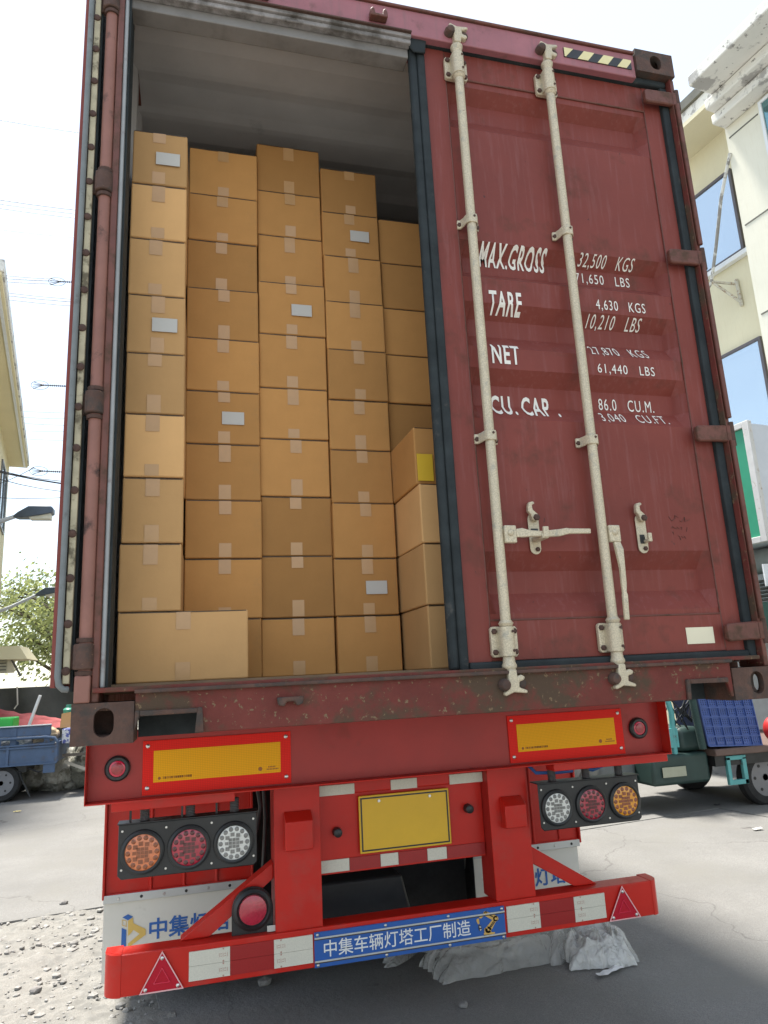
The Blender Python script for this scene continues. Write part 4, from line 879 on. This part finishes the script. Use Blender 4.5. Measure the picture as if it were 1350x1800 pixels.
# green sign box, awning, shutter
gs = thing('sign_box', 'green faced sign box with scuffed white frame on the cream building', 'sign', us(7.6, 3.7, 2.7))
green = mat('green_sign_face', (.035, .30, .17), .45, var=.06); scuff = mat('scuffed_white_frame', (.62, .60, .57), .6, var=.08, dirt=(.60, .68, (.40, .30, .24), 12))
obj('sign_face', ub(MB(), 7.52, 7.56, 3.66, 6.4, 2.86, 4.22), green, gs); obj('sign_body', ub(MB(), 7.561, 9.0, 3.62, 6.45, 2.80, 4.28), mat('pale_sign_body', (.60, .62, .66), .5, var=.05), gs)
k = MB(); ub(k, 7.49, 7.56, 3.575, 3.66, 2.78, 4.30); ub(k, 7.49, 7.56, 3.66, 6.45, 4.225, 4.30); ub(k, 7.49, 7.56, 3.66, 6.45, 2.78, 2.855); obj('sign_frame', k, scuff, gs, bevel=.006)
obj('sign_frame', ub(MB(), 7.56, 9.0, 3.57, 3.615, 2.78, 2.84), scuff, gs)
aw = thing('awning', 'grey rounded roller awning cassette below the green sign', 'awning', us(8, 4, 2.5))
obj('awning_cassette', MB().tube([us(8.0, 3.2, 2.63), us(8.0, 6.5, 2.63)], .16, 16), mat('grey_awning', (.36, .37, .36), .6), aw, smooth=50)
sh_ = MB(); 
for k_ in range(46): sh_.tube([us(8.985, 1.6, .15 + k_ * .052), us(8.985, 5.4, .15 + k_ * .052)], .024, 6)
tag(obj('roller_shutter', sh_, mat('grey_shutter', (.34, .34, .33), .5, metal=.3)), 'grey corrugated roller shutter behind the awning on the cream building', 'shutter')
tg = MB(); ub(tg, 7.2, 8.9, 3.3, 5.9, 2.02, 2.05); tag(obj('green_canopy', tg.grid(12, 2, lambda a, b: us(7.2, 3.3 + a * 2.6, 2.02 - b * .35 + .03 * math.sin(a * 26) * b)), mat('dark_green_canvas', (.015, .06, .045), .8)), 'dark green canvas canopy hanging below the shutter at the right edge', 'canopy')
nb = MB(); P_ = at(1345, 1000, 4.6)
tag(obj('notice_board', MB().box(P_.x - .02, P_.x + .35, 4.6, 4.62, P_.z - .2, P_.z + .06), mat('white_notice', (.72, .73, .74), .5)), 'plain white board edge in front of the shutter at the right edge', 'board')

# ================================================================== RIGHT CARGO TRICYCLE
turq = mat('turquoise_paint', (.10, .36, .36), .5, var=.1, dirt=(.6, .7, (.12, .1, .08), 12)); bluec = mat('blue_plastic_crate', (.055, .10, .30), .45, var=.15, scale=8)
rtc = thing('cargo_tricycle', 'turquoise and dark green cargo tricycle parked behind the trailer on the right', 'tricycle', (5.4, 4.2, 0))
dgreen = mat('dark_green_seat', (.02, .045, .04), .5, var=.2); brownbed = mat('brown_bed_board', (.13, .085, .07), .7, var=.15)
def tyre(mb, c, r, w_, axis): mb.lathe(Vector(c) - Vector(axis) * w_ / 2, axis, [(0, r * .66), (0, r * .9), (w_ * .2, r), (w_ * .8, r), (w_, r * .9), (w_, r * .66)], 32, cap=False)
def cart_wheel(c, r, axis, parent, rimm):
    k = MB(); tyre(k, c, r, .13, axis); o = obj('wheel', k, M['tyre'], parent, smooth=40)
    k = MB(); A = Vector(axis); k.lathe(Vector(c) - A * .05, axis, [(0, r * .66), (.015, r * .60), (.03, r * .34), (.02, r * .28), (.0, r * .12)], 28); obj('rim', k, rimm, o, smooth=40)
    k = MB()
    for a in range(6):
        t = a * math.pi / 3; u = A.cross(Vector((0, 0, 1))); k.cyl(Vector(c) - A * .053 + (u * math.cos(t) + Vector((0, 0, 1)) * math.sin(t)) * r * .47, Vector(c) - A * .03 + (u * math.cos(t) + Vector((0, 0, 1)) * math.sin(t)) * r * .47, r * .06, seg=8)
    obj('rim_holes', k, M['black'], o)
greyrim = mat('grey_wheel_rim', (.20, .20, .21), .45, metal=.3, var=.1)
cart_wheel((5.90, 4.10, .27), .27, (0, 1, 0), rtc, greyrim); cart_wheel((5.90, 5.2, .27), .27, (0, 1, 0), rtc, greyrim); cart_wheel((4.35, 4.62, .25), .25, (0, 1, 0), rtc, greyrim)
obj('flatbed', MB().box(5.28, 7.4, 3.95, 5.3, .52, .585), brownbed, rtc, bevel=.01); obj('bed_frame', MB().box(5.30, 7.3, 4.0, 5.2, .42, .518), M['black'], rtc)
k = MB(); k.box(5.42, 5.46, 3.98, 4.02, .28, .50); k.box(5.60, 5.645, 3.98, 4.02, .24, .49); k.box(5.42, 5.645, 3.98, 4.02, .24, .285); k.box(5.42, 5.645, 3.98, 4.02, .47, .51); obj('side_bracket', k, turq, rtc, bevel=.004)
k = MB(); k.tube([(4.93, 4.1, .55), (4.95, 4.1, .95), (4.88, 4.1, 1.30), (4.70, 4.1, 1.62)], .028, 8); k.tube([(4.93, 4.9, .55), (4.95, 4.9, .95), (4.88, 4.9, 1.30), (4.70, 4.9, 1.62)], .028, 8); k.box(4.80, 4.98, 4.08, 4.12, .62, .80); k.tube([(4.70, 4.1, 1.62), (4.70, 4.9, 1.62)], .025, 8); obj('cab_frame', k, turq, rtc, smooth=50)
obj('engine_cover', MB().box(4.62, 5.27, 4.05, 5.1, .28, .56), dgreen, rtc, bevel=.03); obj('seat', MB().box(5.0, 5.27, 4.1, 5.0, .565, .80), dgreen, rtc, bevel=.05); obj('fender', MB().box(4.2, 4.62, 4.3, 4.95, .30, .52), mat('grey_fender', (.12, .13, .13), .5), rtc, bevel=.05)
k = MB(); k.tube([(4.98, 4.3, .9), (5.06, 4.3, 1.0), (5.14, 4.3, 1.16), (5.25, 4.3, 1.18)], .012, 8); k.tube([(4.55, 4.62, .55), (4.72, 4.62, 1.1), (4.8, 4.3, 1.18)], .02, 8); k.tube([(4.72, 4.62, 1.1), (4.8, 4.95, 1.18)], .02, 8); obj('handlebar', k, M['conduit'], rtc, smooth=50)
for n_ in range(5):
    k = MB(); r0 = random.Random(n_); k.tube([(4.9 + r0.uniform(0, .35), 4.1, .75 + r0.uniform(0, .4)) for _ in range(5)], .007, 6); obj('loose_cable', k, M['black'], rtc, smooth=60)
tp_ = obj('tail_plate', MB().box(4.72, 4.98, 4.028, 4.035, .36, .45), mat('pale_plate', (.36, .37, .28), .5), rtc)
# crate with real pierced sides
cr = thing('plastic_crate', 'tall blue perforated plastic crate standing on the brown flatbed', 'crate', (5.5, 4.0, .586))
def cratewall(u0, u1, z0, z1, f):
    k = MB(); nx, nz = 6, 6; cw, ch = (u1 - u0) / nx, (z1 - z0) / nz; holes = []
    for i in range(nx):
        for j in range(nz):
            for a in range(3):
                for b_ in range(3):
                    cx, cz = u0 + cw * (i + .25 + a * .25), z0 + ch * (j + .3 + b_ * .2); h = .0055; holes.append([(cx - h, cz - h), (cx + h, cz - h), (cx + h, cz + h), (cx - h, cz + h)])
    k.plate([(u0, z0), (u1, z0), (u1, z1), (u0, z1)], holes, lambda a, b_: f(a, b_, 0), lambda a, b_: f(a, b_, .004))
    return k
cx0, cx1, cz0, cz1 = 5.24, 5.86, .588, 1.14
tilt = lambda p: Vector((p.x + (p.z - .586) * -.10, p.y, p.z + (5.86 - p.x) * .05))
obj('crate_side', cratewall(cx0, cx1, cz0, cz1, lambda a, b_, d: tilt(Vector((a, 3.99 + d, b_)))), bluec, cr)
k = MB()
for i in range(7):
    x = cx0 + (cx1 - cx0) * i / 6; k.loft([[tilt(Vector((x - .005, 3.975, z))), tilt(Vector((x + .005, 3.975, z))), tilt(Vector((x + .005, 3.99, z))), tilt(Vector((x - .005, 3.99, z)))] for z in (cz0, cz1)])
for j in range(7):
    z = cz0 + (cz1 - cz0) * j / 6; k.loft([[tilt(Vector((x, 3.972, z - .006))), tilt(Vector((x, 3.972, z + .006))), tilt(Vector((x, 3.99, z + .006))), tilt(Vector((x, 3.99, z - .006)))] for x in (cx0, cx1)])
obj('crate_rib', k, bluec, cr)
k = MB(); k.loft([[tilt(Vector((x, y, z))) for x, y in ((cx0, 3.995), (cx0, 4.4), (cx1, 4.4), (cx1, 3.995))] for z in (cz0, cz0 + .01)]); k.loft([[tilt(Vector((cx0, 3.996, z))), tilt(Vector((cx0 + .005, 3.996, z))), tilt(Vector((cx0 + .005, 4.4, z))), tilt(Vector((cx0, 4.4, z)))] for z in (cz0, cz1)])
k.loft([[tilt(Vector((cx1 - .005, 3.996, z))), tilt(Vector((cx1, 3.996, z))), tilt(Vector((cx1, 4.4, z))), tilt(Vector((cx1 - .005, 4.4, z)))] for z in (cz0, cz1)]); k.loft([[tilt(Vector((x, 4.395, z))) for x in (cx0, cx1)] + [tilt(Vector((x, 4.4, z))) for x in (cx1, cx0)] for z in (cz0, cz1)]); obj('crate_shell', k, mat('blue_crate_inside', (.012, .02, .07), .6), cr)
k = MB(); k.tube([(5.16, 3.97, .60), (5.13, 3.97, .9), (5.10, 3.97, 1.25)], .035, 8); tag(obj('rolled_net', k, mat('dark_green_net', (.03, .06, .055), .9, bump=.01, bscale=40), smooth=50), 'rolled dark green net standing left of the blue crate', 'net')
k = MB(); c_ = at(1370, 1282, 3.9); k.lathe((c_.x, 3.9, c_.z), (0, 1, 0), [(0, .02), (.0, .115), (.04, .135), (.08, .125), (.10, .05)], 28); tag(obj('red_basin', k, mat('red_plastic', (.5, .03, .03), .4), smooth=50), 'red round plastic lid at the right edge above the flatbed', 'plastic lid')
k = MB(); k.box(5.93, 6.0, 4.5, 4.56, .58, 1.3); tag(obj('wooden_board', k, mat('weathered_wood', (.26, .2, .12), .8, var=.25)), 'upright weathered wooden board right of the blue crate', 'board')
dr = thing('doorway', 'white framed doorway of the cream building behind the tricycle', 'door', us(9, 5, 0))
k = MB()
for s in (3.4, 4.6, 6.0): ub(k, 8.93, 8.99, s, s + .08, 0, 2.3)
obj('door_frame', k, whitefr, dr); obj('door_leaf', ub(MB(), 8.96, 8.985, 4.7, 6.0, .0, 2.2), mat('grey_white_door', (.52, .54, .55), .5), dr)

# ================================================================== LEFT SIDE
lb = thing('yellow_building', 'pale yellow building with a wide overhanging eave at the left edge', 'building', (-6, 12, 0))
A9 = rad(9.2); E2 = Vector((-math.sin(A9), math.cos(A9), 0)); N2 = Vector((math.cos(A9), math.sin(A9), 0))
P0 = Vector((-2.55, 8.68, 0)); 
def lw(u, s, z): return P0 + N2 * u + E2 * s + Vector((0, 0, z))
def lbx(mb, u0, u1, s0, s1, z0, z1): mb.loft([[lw(u0, s0, z), lw(u1, s0, z), lw(u1, s1, z), lw(u0, s1, z)] for z in (z0, z1)]); return mb
yel = mat('pale_yellow_wall', (.68, .60, .38), .85, var=.06, scale=.8, spots=(.72, (.35, .28, .18), 6))
obj('wall', lbx(MB(), -8, -.47, .25, 10.78, 0, 7.74), yel, lb)
obj('eave', lbx(MB(), -8.2, .0, .02, 10.80, 7.742, 7.80), yel, lb, bevel=.01); obj('eave_edge', lbx(MB(), -8.2, .03, .0, 10.84, 7.801, 8.0), peel, lb, bevel=.01); obj('eave_moulding', lbx(MB(), -.10, -.05, .1, 10.7, 7.71, 7.741), whitefr, lb)
for z0, z1 in ((5.6, 7.2), (2.7, 4.3)):
    for s in (1.0, 4.6, 8.2):
        f = MB(); 
        lbx(f, -.48, -.43, s, s + 1.8, z0, z0 + .06); lbx(f, -.48, -.43, s, s + 1.8, z1 - .06, z1); lbx(f, -.48, -.43, s, s + .06, z0 + .06, z1 - .06); lbx(f, -.48, -.43, s + 1.74, s + 1.8, z0 + .06, z1 - .06); lbx(f, -.48, -.43, s + .87, s + .93, z0 + .06, z1 - .06)
        o = obj('window', f, greyrim, lb); obj('pane', lbx(MB(), -.465, -.455, s + .06, s + 1.74, z0 + .06, z1 - .06), GT, o)
# air conditioner on its platform
p_ = at(0, 1160, 13)
ac = thing('air_conditioner', 'cream air conditioner under a small flared awning at the left edge', 'air conditioner', (p_.x, 13, p_.z))
k = MB(); c1, c2_, c3, c4 = at(0, 1138, 12.6), at(38, 1136, 12.6), at(54, 1159, 12.6), at(0, 1160, 12.6)
k.loft([[Vector((c1.x - .6, 12.4, c1.z)), Vector((c2_.x, 12.4, c2_.z)), Vector((c2_.x, 13.2, c2_.z)), Vector((c1.x - .6, 13.2, c1.z))], [Vector((c4.x - .6, 12.3, c4.z)), Vector((c3.x, 12.3, c3.z)), Vector((c3.x, 13.3, c3.z)), Vector((c4.x - .6, 13.3, c4.z))]]); obj('small_awning', k, yel, ac)
k = MB(); q = at(15, 1180, 12.6); k.box(c4.x - .7, q.x, 12.5, 13.1, q.z - .02, c4.z - .01); obj('unit_body', k, mat('cream_unit', (.6, .57, .45), .6), ac, bevel=.01)
for n_ in range(4): obj('unit_slat', MB().box(c4.x - .68, q.x - .02, 12.485, 12.499, q.z + .02 + n_ * .06, q.z + .035 + n_ * .06), dark, ac)
obj('support_strut', MB().tube([at(18, 1155, 12.7), at(36, 1188, 12.7)], .02, 6), greyrim, ac)
# street lamps
def street_lamp(u0, v0, u1, v1, y, label, armto, sc_=1):
    a = at(u0, v0, y); b = at(u1, v1, y); t = thing('street_lamp', label, 'street lamp', (armto.x, y, 0), 'street lamps on the left')
    d = (b - a); n_ = Vector((0, 0, 1)); L_ = d.length
    rings = []
    for f, w_, up, dn in ((0, .04, .02, .02), (.12, .10, .06, .05), (.38, .14, .13, .07), (.7, .15, .10, .07), (.95, .14, .07, .06), (1, .11, .03, .05)):
        c = a + d * f; rings.append([c + Vector((0, -w_, -dn)) * sc_, c + Vector((0, w_, -dn)) * sc_, c + Vector((0, w_ * .8, up)) * sc_, c + Vector((0, -w_ * .8, up)) * sc_])
    obj('lamp_head', MB().loft(rings), mat('dark_lamp_housing', (.07, .09, .12), .4), t, bevel=.01)
    c0, c1 = a + d * .42, a + d * .94; obj('lamp_glass', MB().box(c0.x, c1.x, y - .10 * sc_, y + .10 * sc_, min(c0.z, c1.z) - .10 * sc_, min(c0.z, c1.z) - .0 * sc_), mat('lamp_diffuser', (.66, .62, .5), .4), t)
    k = MB(); k.tube([armto, armto + (a - armto) * .5 + Vector((0, 0, -.03)), a + d * .05], [.05 * sc_, .045 * sc_, .035 * sc_], 10); k.tube([armto + Vector((0, 0, .02)), Vector((armto.x, y, 0))], [.06 * sc_, .09 * sc_], 12); obj('pole', k, mat('pale_grey_pole', (.5, .52, .54), .5), t, smooth=50)
street_lamp(24, 908, 95, 898, 11.3, 'nearer street lamp with dark head against the sky, left of the container', at(-40, 925, 11.3))
street_lamp(62, 1046, 108, 1036, 19, 'farther street lamp, its dark head partly hidden in the tree', at(-20, 1082, 19), 1)
# tree
def tree(base, h, cw, seed, label, nleaf=9000):
    r0 = random.Random(seed); t = thing('tree', label, 'tree', base); B = Vector(base)
    k = MB(); k.tube([B, B + Vector((.15, 0, h * .25)), B + Vector((.0, .1, h * .5)), B + Vector((.2, 0, h * .8))], [.24, .19, .13, .05], 10); tips = []
    for i in range(26):
        z0 = h * r0.uniform(.22, .75); a = r0.uniform(0, 2 * math.pi); L_ = cw * r0.uniform(.5, 1) ; s = B + Vector((.1, 0, z0)); m_ = s + Vector((math.cos(a) * L_ * .5, math.sin(a) * L_ * .5, L_ * .35)); e = s + Vector((math.cos(a) * L_, math.sin(a) * L_, L_ * r0.uniform(.35, .7)))
        k.tube([s, m_, e], [.07, .04, .012], 6); tips += [m_, e, (m_ + e) / 2]
        for j in range(2):
            b_ = a + r0.uniform(-.9, .9); e2 = m_ + Vector((math.cos(b_), math.sin(b_), .5)) * L_ * .45; k.tube([m_, e2], [.03, .008], 5); tips.append(e2)
    obj('trunk', k, mat('bark', (.1, .085, .06), .9, var=.3), t)
    lf = bmesh.new()
    for i in range(nleaf):
        c = r0.choice(tips) + Vector((r0.gauss(0, .42), r0.gauss(0, .42), r0.gauss(0, .36))); s = r0.uniform(.05, .10)
        n_ = Vector((r0.gauss(0, 1), r0.gauss(0, 1), r0.gauss(0, 1))).normalized(); u = n_.orthogonal().normalized() * s; v = n_.cross(u) * .55
        lf.faces.new([lf.verts.new(c - u), lf.verts.new(c - v), lf.verts.new(c + u), lf.verts.new(c + v)])
    lm = mat('leaf_green', (.12, .15, .06), .5, var=.35, scale=2.5); b = lm.node_tree.nodes['Principled BSDF']; b.inputs['Transmission Weight'].default_value = 0
    n = lm.node_tree.nodes; tl = n.new('ShaderNodeBsdfTranslucent'); tl.inputs[0].default_value = (.38, .42, .16, 1); mx = n.new('ShaderNodeMixShader'); mx.inputs[0].default_value = .45
    lm.node_tree.links.new(b.outputs[0], mx.inputs[1]); lm.node_tree.links.new(tl.outputs[0], mx.inputs[2]); lm.node_tree.links.new(mx.outputs[0], n['Material Output'].inputs[0])
    obj('crown', lf, lm, t, recalc=False)
q = at(78, 1190, 22); tree((q.x + .3, 22, 0), 5.6, 2.1, 3, 'sparse backlit tree behind the dark tarpaulin left of the container')
# power lines and insulators
wire = mat('black_cable', (.05, .05, .055), .5)
cabs = [((-60, 200), (160, 236), 34, .010), ((-60, 342), (160, 372), 34, .012), ((-60, 349), (160, 379), 34, .010), ((-60, 357), (160, 386), 34, .010), ((-60, 396), (160, 420), 34, .006),
        ((-40, 478), (92, 490), 30, .009), ((-40, 484), (92, 494), 30, .009), ((-40, 490), (92, 499), 30, .009), ((-40, 508), (160, 528), 30, .009), ((-40, 513), (160, 533), 30, .009), ((-40, 520), (160, 540), 30, .009),
        ((0, 720), (160, 726), 30, .006), ((0, 731), (160, 736), 30, .006), ((0, 741), (160, 748), 30, .006), ((0, 755), (160, 758), 30, .005), ((0, 768), (160, 775), 30, .005),
        ((-40, 820), (160, 856), 12, .012), ((-40, 816), (110, 846), 12, .007), ((-40, 830), (110, 864), 12, .006), ((-40, 872), (140, 872), 12, .005), ((-40, 862), (60, 822), 12, .005)]
cablab = ['single thin cable high in the blue sky near the top left', 'top cable of the bundle of three high at the left', 'middle cable of the bundle of three high at the left', 'lowest cable of the bundle of three high at the left', 'very thin single cable just below the bundle of three',
 'upper cable running into the highest insulator', 'middle cable running into the highest insulator', 'lower cable running into the highest insulator', 'top cable of the trio just below the highest insulator', 'middle cable of the trio just below the highest insulator', 'bottom cable of the trio just below the highest insulator',
 'first faint level cable below the middle insulator', 'second faint level cable below the middle insulator', 'third faint level cable below the middle insulator', 'fourth faint level cable below the middle insulator', 'last faint level cable, just above the end of the yellow eave',
 'thickest black cable, just above the nearer street lamp', 'thinner cable crossing beside the thickest black cable', 'thin cable sloping down below the thickest black cable', 'level thin cable close above the nearer street lamp', 'short thin cable rising towards the lowest insulator']
for i, (a, b_, y, r_) in enumerate(cabs):
    A_, B_ = at(*a, y), at(*b_, y); m_ = (A_ + B_) / 2 + Vector((0, 0, -.05))
    tag(obj('power_cable', MB().tube([A_, (A_ + m_) / 2 + Vector((0, 0, -.012)), m_, (B_ + m_) / 2 + Vector((0, 0, -.012)), B_], r_ * (2.0 if y > 20 else 1.3), 5), wire), cablab[i], 'cable', 'overhead power cables in the sky')
for i, (u, v, lbl) in enumerate(((88, 495, 'highest insulator string with a wire ring, left of the container'), (58, 677, 'middle insulator string hanging on the cables left of the container'), (56, 828, 'lowest insulator string, just above the nearer street lamp'))):
    y = 26; t = thing('insulator', lbl, 'insulator', at(u, v, y)); a = at(u + 18, v, y); b_ = at(u + 62, v + 2, y)
    prof = []
    L_ = (b_ - a).length
    for k_ in range(12): prof += [(L_ * k_ / 12, .018), (L_ * (k_ + .3) / 12, .055), (L_ * (k_ + .6) / 12, .018)]
    obj('insulator_discs', MB().lathe(a, (b_ - a), prof, 10), wire, t)
    c = at(u + 12, v, y); ringp = [c + Vector((.24 * math.cos(x) * 1.3, 0, .18 * math.sin(x))) for x in [2 * math.pi * j / 20 for j in range(21)]]; obj('arcing_ring', MB().tube(ringp, .010, 6), wire, t)
    k = MB()
    for j in range(4): k.tube([at(u, v - 6 + j * 4, y), at(u + 20, v, y)], .014, 5)
    obj('wire_clamps', k, wire, t)
# tarpaulin wall and red cloth
tarp = mat('dark_green_tarpaulin', (.085, .085, .075), .75, var=.3, scale=1.5, bump=.02, bscale=3)
a = at(-30, 1206, 11.6); b_ = at(175, 1210, 11.6)
tag(obj('tarpaulin_wall', MB().grid(60, 16, lambda s, h: Vector((a.x - 1.5 + (5.2) * s, 11.6 + .07 * math.sin(s * 34 + h * 3) + .12 * mn.noise(Vector((s * 9, h * 3, 0))), 1.545 * h))), tarp, smooth=60), 'sagging dark green tarpaulin stretched as a fence behind the blue cart', 'tarpaulin')
red = mat('faded_red_cloth', (.42, .10, .10), .85, var=.2, scale=3, bump=.01, bscale=10)
def redh(s): return 1.30 - .42 * s
tag(obj('red_cloth', MB().grid(46, 10, lambda s, h: Vector((-3.1 + 1.95 * s, 10.6 + .35 * h - .05 * mn.noise(Vector((s * 8, h * 4, 1))), (.88 + (redh(s) - .88) * h + .03 * mn.noise(Vector((s * 12, h * 6, 0)))) if True else 0))), red, smooth=60), 'faded red cloth draped in front of the dark tarpaulin', 'cloth')
c = [at(30, 1207, 11.2), at(31, 1238, 11.2), at(25, 1246, 11.2)]; tag(obj('dangling_wire', MB().tube(c, .012, 6), mat('pale_wire', (.6, .57, .5), .6)), 'short pale wire dangling over the dark tarpaulin', 'wire')
# blue cargo cart, wheels in the Y axis direction
bl = mat('worn_blue_cart_paint', (.07, .115, .20), .55, var=.2, scale=4, dirt=(.58, .72, (.12, .1, .09), 7)); 
lt = thing('cargo_tricycle', 'worn blue cargo tricycle bed full of junk, left of the trailer', 'tricycle', (-2.6, 9, 0)); Y0 = 9.0
bx0, bx1 = -4.3, -1.47
k = MB(); k.box(bx0, bx1, Y0, Y0 + .02, .49, .74); lt_side = obj('bed_side', k, bl, lt, bevel=.006)
for x in (-3.4, -2.75, -2.10, -1.95 + .47): obj('side_rib', MB().box(x - .018, x + .018, Y0 - .022, Y0 - .0005, .48, .75), bl, lt, bevel=.004)
for z in (.475, .735, .70): obj('side_rib', MB().box(bx0, bx1, Y0 - .026, Y0 - .001, z, z + .02), bl, lt, bevel=.003)
obj('bed_floor', MB().box(bx0, bx1, Y0 + .021, Y0 + 1.2, .49, .52), bl, lt); obj('bed_side', MB().box(bx0, bx1, Y0 + 1.2, Y0 + 1.22, .49, .74), bl, lt); obj('tailgate', MB().box(bx1 - .02, bx1, Y0 + .02, Y0 + 1.2, .52, .76), bl, lt)
k = MB(); k.tube([(bx0, Y0, .84), (bx1 - .15, Y0, .84), (bx1 - .04, Y0, .82), (bx1, Y0, .76), (bx1, Y0, .50)], .02, 8)
for x in (-3.4, -2.75, -2.2): k.tube([(x, Y0, .74), (x, Y0, .84)], .015, 8)
obj('top_rail', k, bl, lt, smooth=50)
k = MB(); k.box(bx0, bx1 - .10, Y0 + .06, Y0 + .08, .86, .98); k.box(bx0, bx1 - .1, Y0 + .055, Y0 + .085, .981, .995)
for x in (-3.3, -2.6, -2.05, -1.62): k.box(x - .04, x + .04, Y0 + .05, Y0 + .058, .74, .98)
obj('upper_board', k, bl, lt, bevel=.004)
obj('rail_cap', MB().box(bx0, bx1 - .10, Y0 + .03, Y0 + .10, .996, 1.008), whitefr, lt)
obj('mud_plate', MB().box(bx1 - .17, bx1 - .02, Y0 - .01, Y0 + .03, .36, .474), bl, lt); obj('chassis', MB().box(bx0, bx1 - .4, Y0 + .1, Y0 + 1.1, .38, .474), M['black'], lt)
cart_wheel((-2.17, Y0 + .10, .262), .25, (0, 1, 0), lt, greyrim); cart_wheel((-2.17, Y0 + 1.05, .262), .25, (0, 1, 0), lt, greyrim)
k = MB(); k.tube([(-1.95, Y0, .42), (-1.9, Y0, .3), (-1.85, Y0, .2), (-1.78, Y0 - .02, .06)], .012, 6); k.tube([(-1.83, Y0, .44), (-1.7, Y0, .38), (-1.55, Y0, .41), (-1.5, Y0, .47)], .01, 6); obj('loose_cable', k, M['black'], lt, smooth=60)
# junk
def lump(name, c, rx, ry, rz, m_, label, cat, seed): 
    bm = bmesh.new(); bmesh.ops.create_icosphere(bm, subdivisions=4, radius=1)
    for v in bm.verts:
        p = v.co.copy(); p *= 1 + mn.fractal(p * 1.8 + Vector((seed, 0, 0)), 1, 2, 4) * .3 - abs(mn.noise(p * 4 + Vector((0, seed, 0)))) * .15; v.co = Vector((c[0] + p.x * rx, c[1] + p.y * ry, max(c[2] - rz * .9, c[2] + p.z * rz)))
    return tag(obj(name, bm, m_, smooth=60), label, cat)
sack = mat('beige_sack', (.55, .43, .28), .85, var=.2, bump=.01, bscale=30); whit = mat('white_sack', (.62, .61, .58), .7, var=.15, bump=.01, bscale=20)
lump('sack', (-1.72, Y0 + .4, .86), .20, .2, .12, sack, 'beige sack showing between the rails of the blue cart', 'sack', 1)
lump('sack', (-1.93, Y0 + .42, .84), .16, .2, .13, whit, 'white sack behind the blue cart rail, beside the leaning white pole', 'sack', 3)
lump('sack', (-2.35, Y0 + .4, .80), .22, .2, .12, whit, 'white sack at the left edge inside the blue cart', 'sack', 5)
tag(obj('cardboard_sheet', MB().loft([[Vector((-1.50, Y0 + .3, .93)), Vector((-1.14, Y0 + .5, .95)), Vector((-1.14, Y0 + .53, .95)), Vector((-1.5, Y0 + .33, .93))], [Vector((-1.49, Y0 + .36, 1.13)), Vector((-1.12, Y0 + .58, 1.18)), Vector((-1.12, Y0 + .61, 1.18)), Vector((-1.49, Y0 + .39, 1.13))]]), M['card2']), 'creased pale cardboard sheet standing behind the end of the blue cart', 'cardboard')
k = MB(); k.box(-.018, .018, -.03, .03, 0, .72); o = obj('white_pole', k, mat('white_plastic_pole', (.66, .66, .64), .5), bevel=.004); o.location = (-2.0, Y0 + .35, .72); o.rotation_euler = (0, rad(17), 0); tag(o, 'white plastic profile leaning out of the blue cart', 'pole')
k = MB(); k.box(-2.6, -2.12, Y0 + .3, Y0 + .7, .86, 1.12); tag(obj('green_box', k, mat('bright_green_plastic', (.04, .50, .07), .45), bevel=.02), 'bright green plastic box in the cart at the left edge', 'box')
k = MB(); k.lathe((-1.42, Y0 + .5, 1.13), (0, 0, 1), [(0, .07), (.05, .08), (.07, .06), (.08, .04), (.12, .04)], 16); tag(obj('green_jar', k, mat('jade_plastic', (.06, .3, .2), .4), smooth=40), 'small green capped jar on top of the junk by the cart end', 'jar')
k = MB(); k.box(-1.45, -1.1, Y0 + .2, Y0 + .6, .72, .92); tag(obj('blue_white_box', k, mat('indigo_carton', (.10, .12, .35), .6, spots=(.55, (.7, .7, .7), 7)), bevel=.01), 'blue and white printed carton behind the tail of the blue cart', 'box')
rub = mat('clear_rubbish_bag', (.30, .30, .25), .35, var=.45, scale=7, bump=.03, bscale=14, coat=.3, dirt=(.5, .6, (.13, .12, .09), 9)); rub2 = mat('dirty_white_rubbish', (.42, .41, .36), .6, var=.4, scale=9, bump=.03, bscale=16, dirt=(.5, .6, (.2, .19, .15), 7))
lump('rubbish_bag', (-1.05, 9.9, .42), .40, .4, .46, rub, 'bulging clear rubbish bag between the blue cart and the trailer', 'rubbish bag', 2)
lump('rubbish_bag', (-1.65, 10.0, .30), .42, .4, .36, rub2, 'dirty pale rubbish heap behind the blue cart wheel', 'rubbish bag', 7)
lump('rubbish_bag', (-.55, 10.0, .40), .35, .4, .48, rub2, 'pale blue green rubbish bag half hidden by the trailer beam', 'rubbish bag', 11)
lump('rubbish_bag', (-2.3, 10.9, .35), .55, .4, .45, rub, 'dark rubbish bag behind the cart at the left edge', 'rubbish bag', 13)
k = MB(); k.box(0, .5, -.01, .01, -.02, .02); o = obj('wood_slat', k, mat('pale_slat', (.5, .47, .4), .7)); o.location = (-1.42, 9.3, .47); o.rotation_euler = (0, rad(24), 0); tag(o, 'pale wooden slat sticking out of the rubbish beside the cart', 'slat')
k = MB(); k.box(0, .42, -.02, .02, -.018, .018); o = obj('wood_slat', k, mat('brown_slat', (.12, .1, .08), .7)); o.location = (-1.43, 9.2, .56); tag(o, 'dark wooden slat lying level on the rubbish bag beside the cart', 'slat')
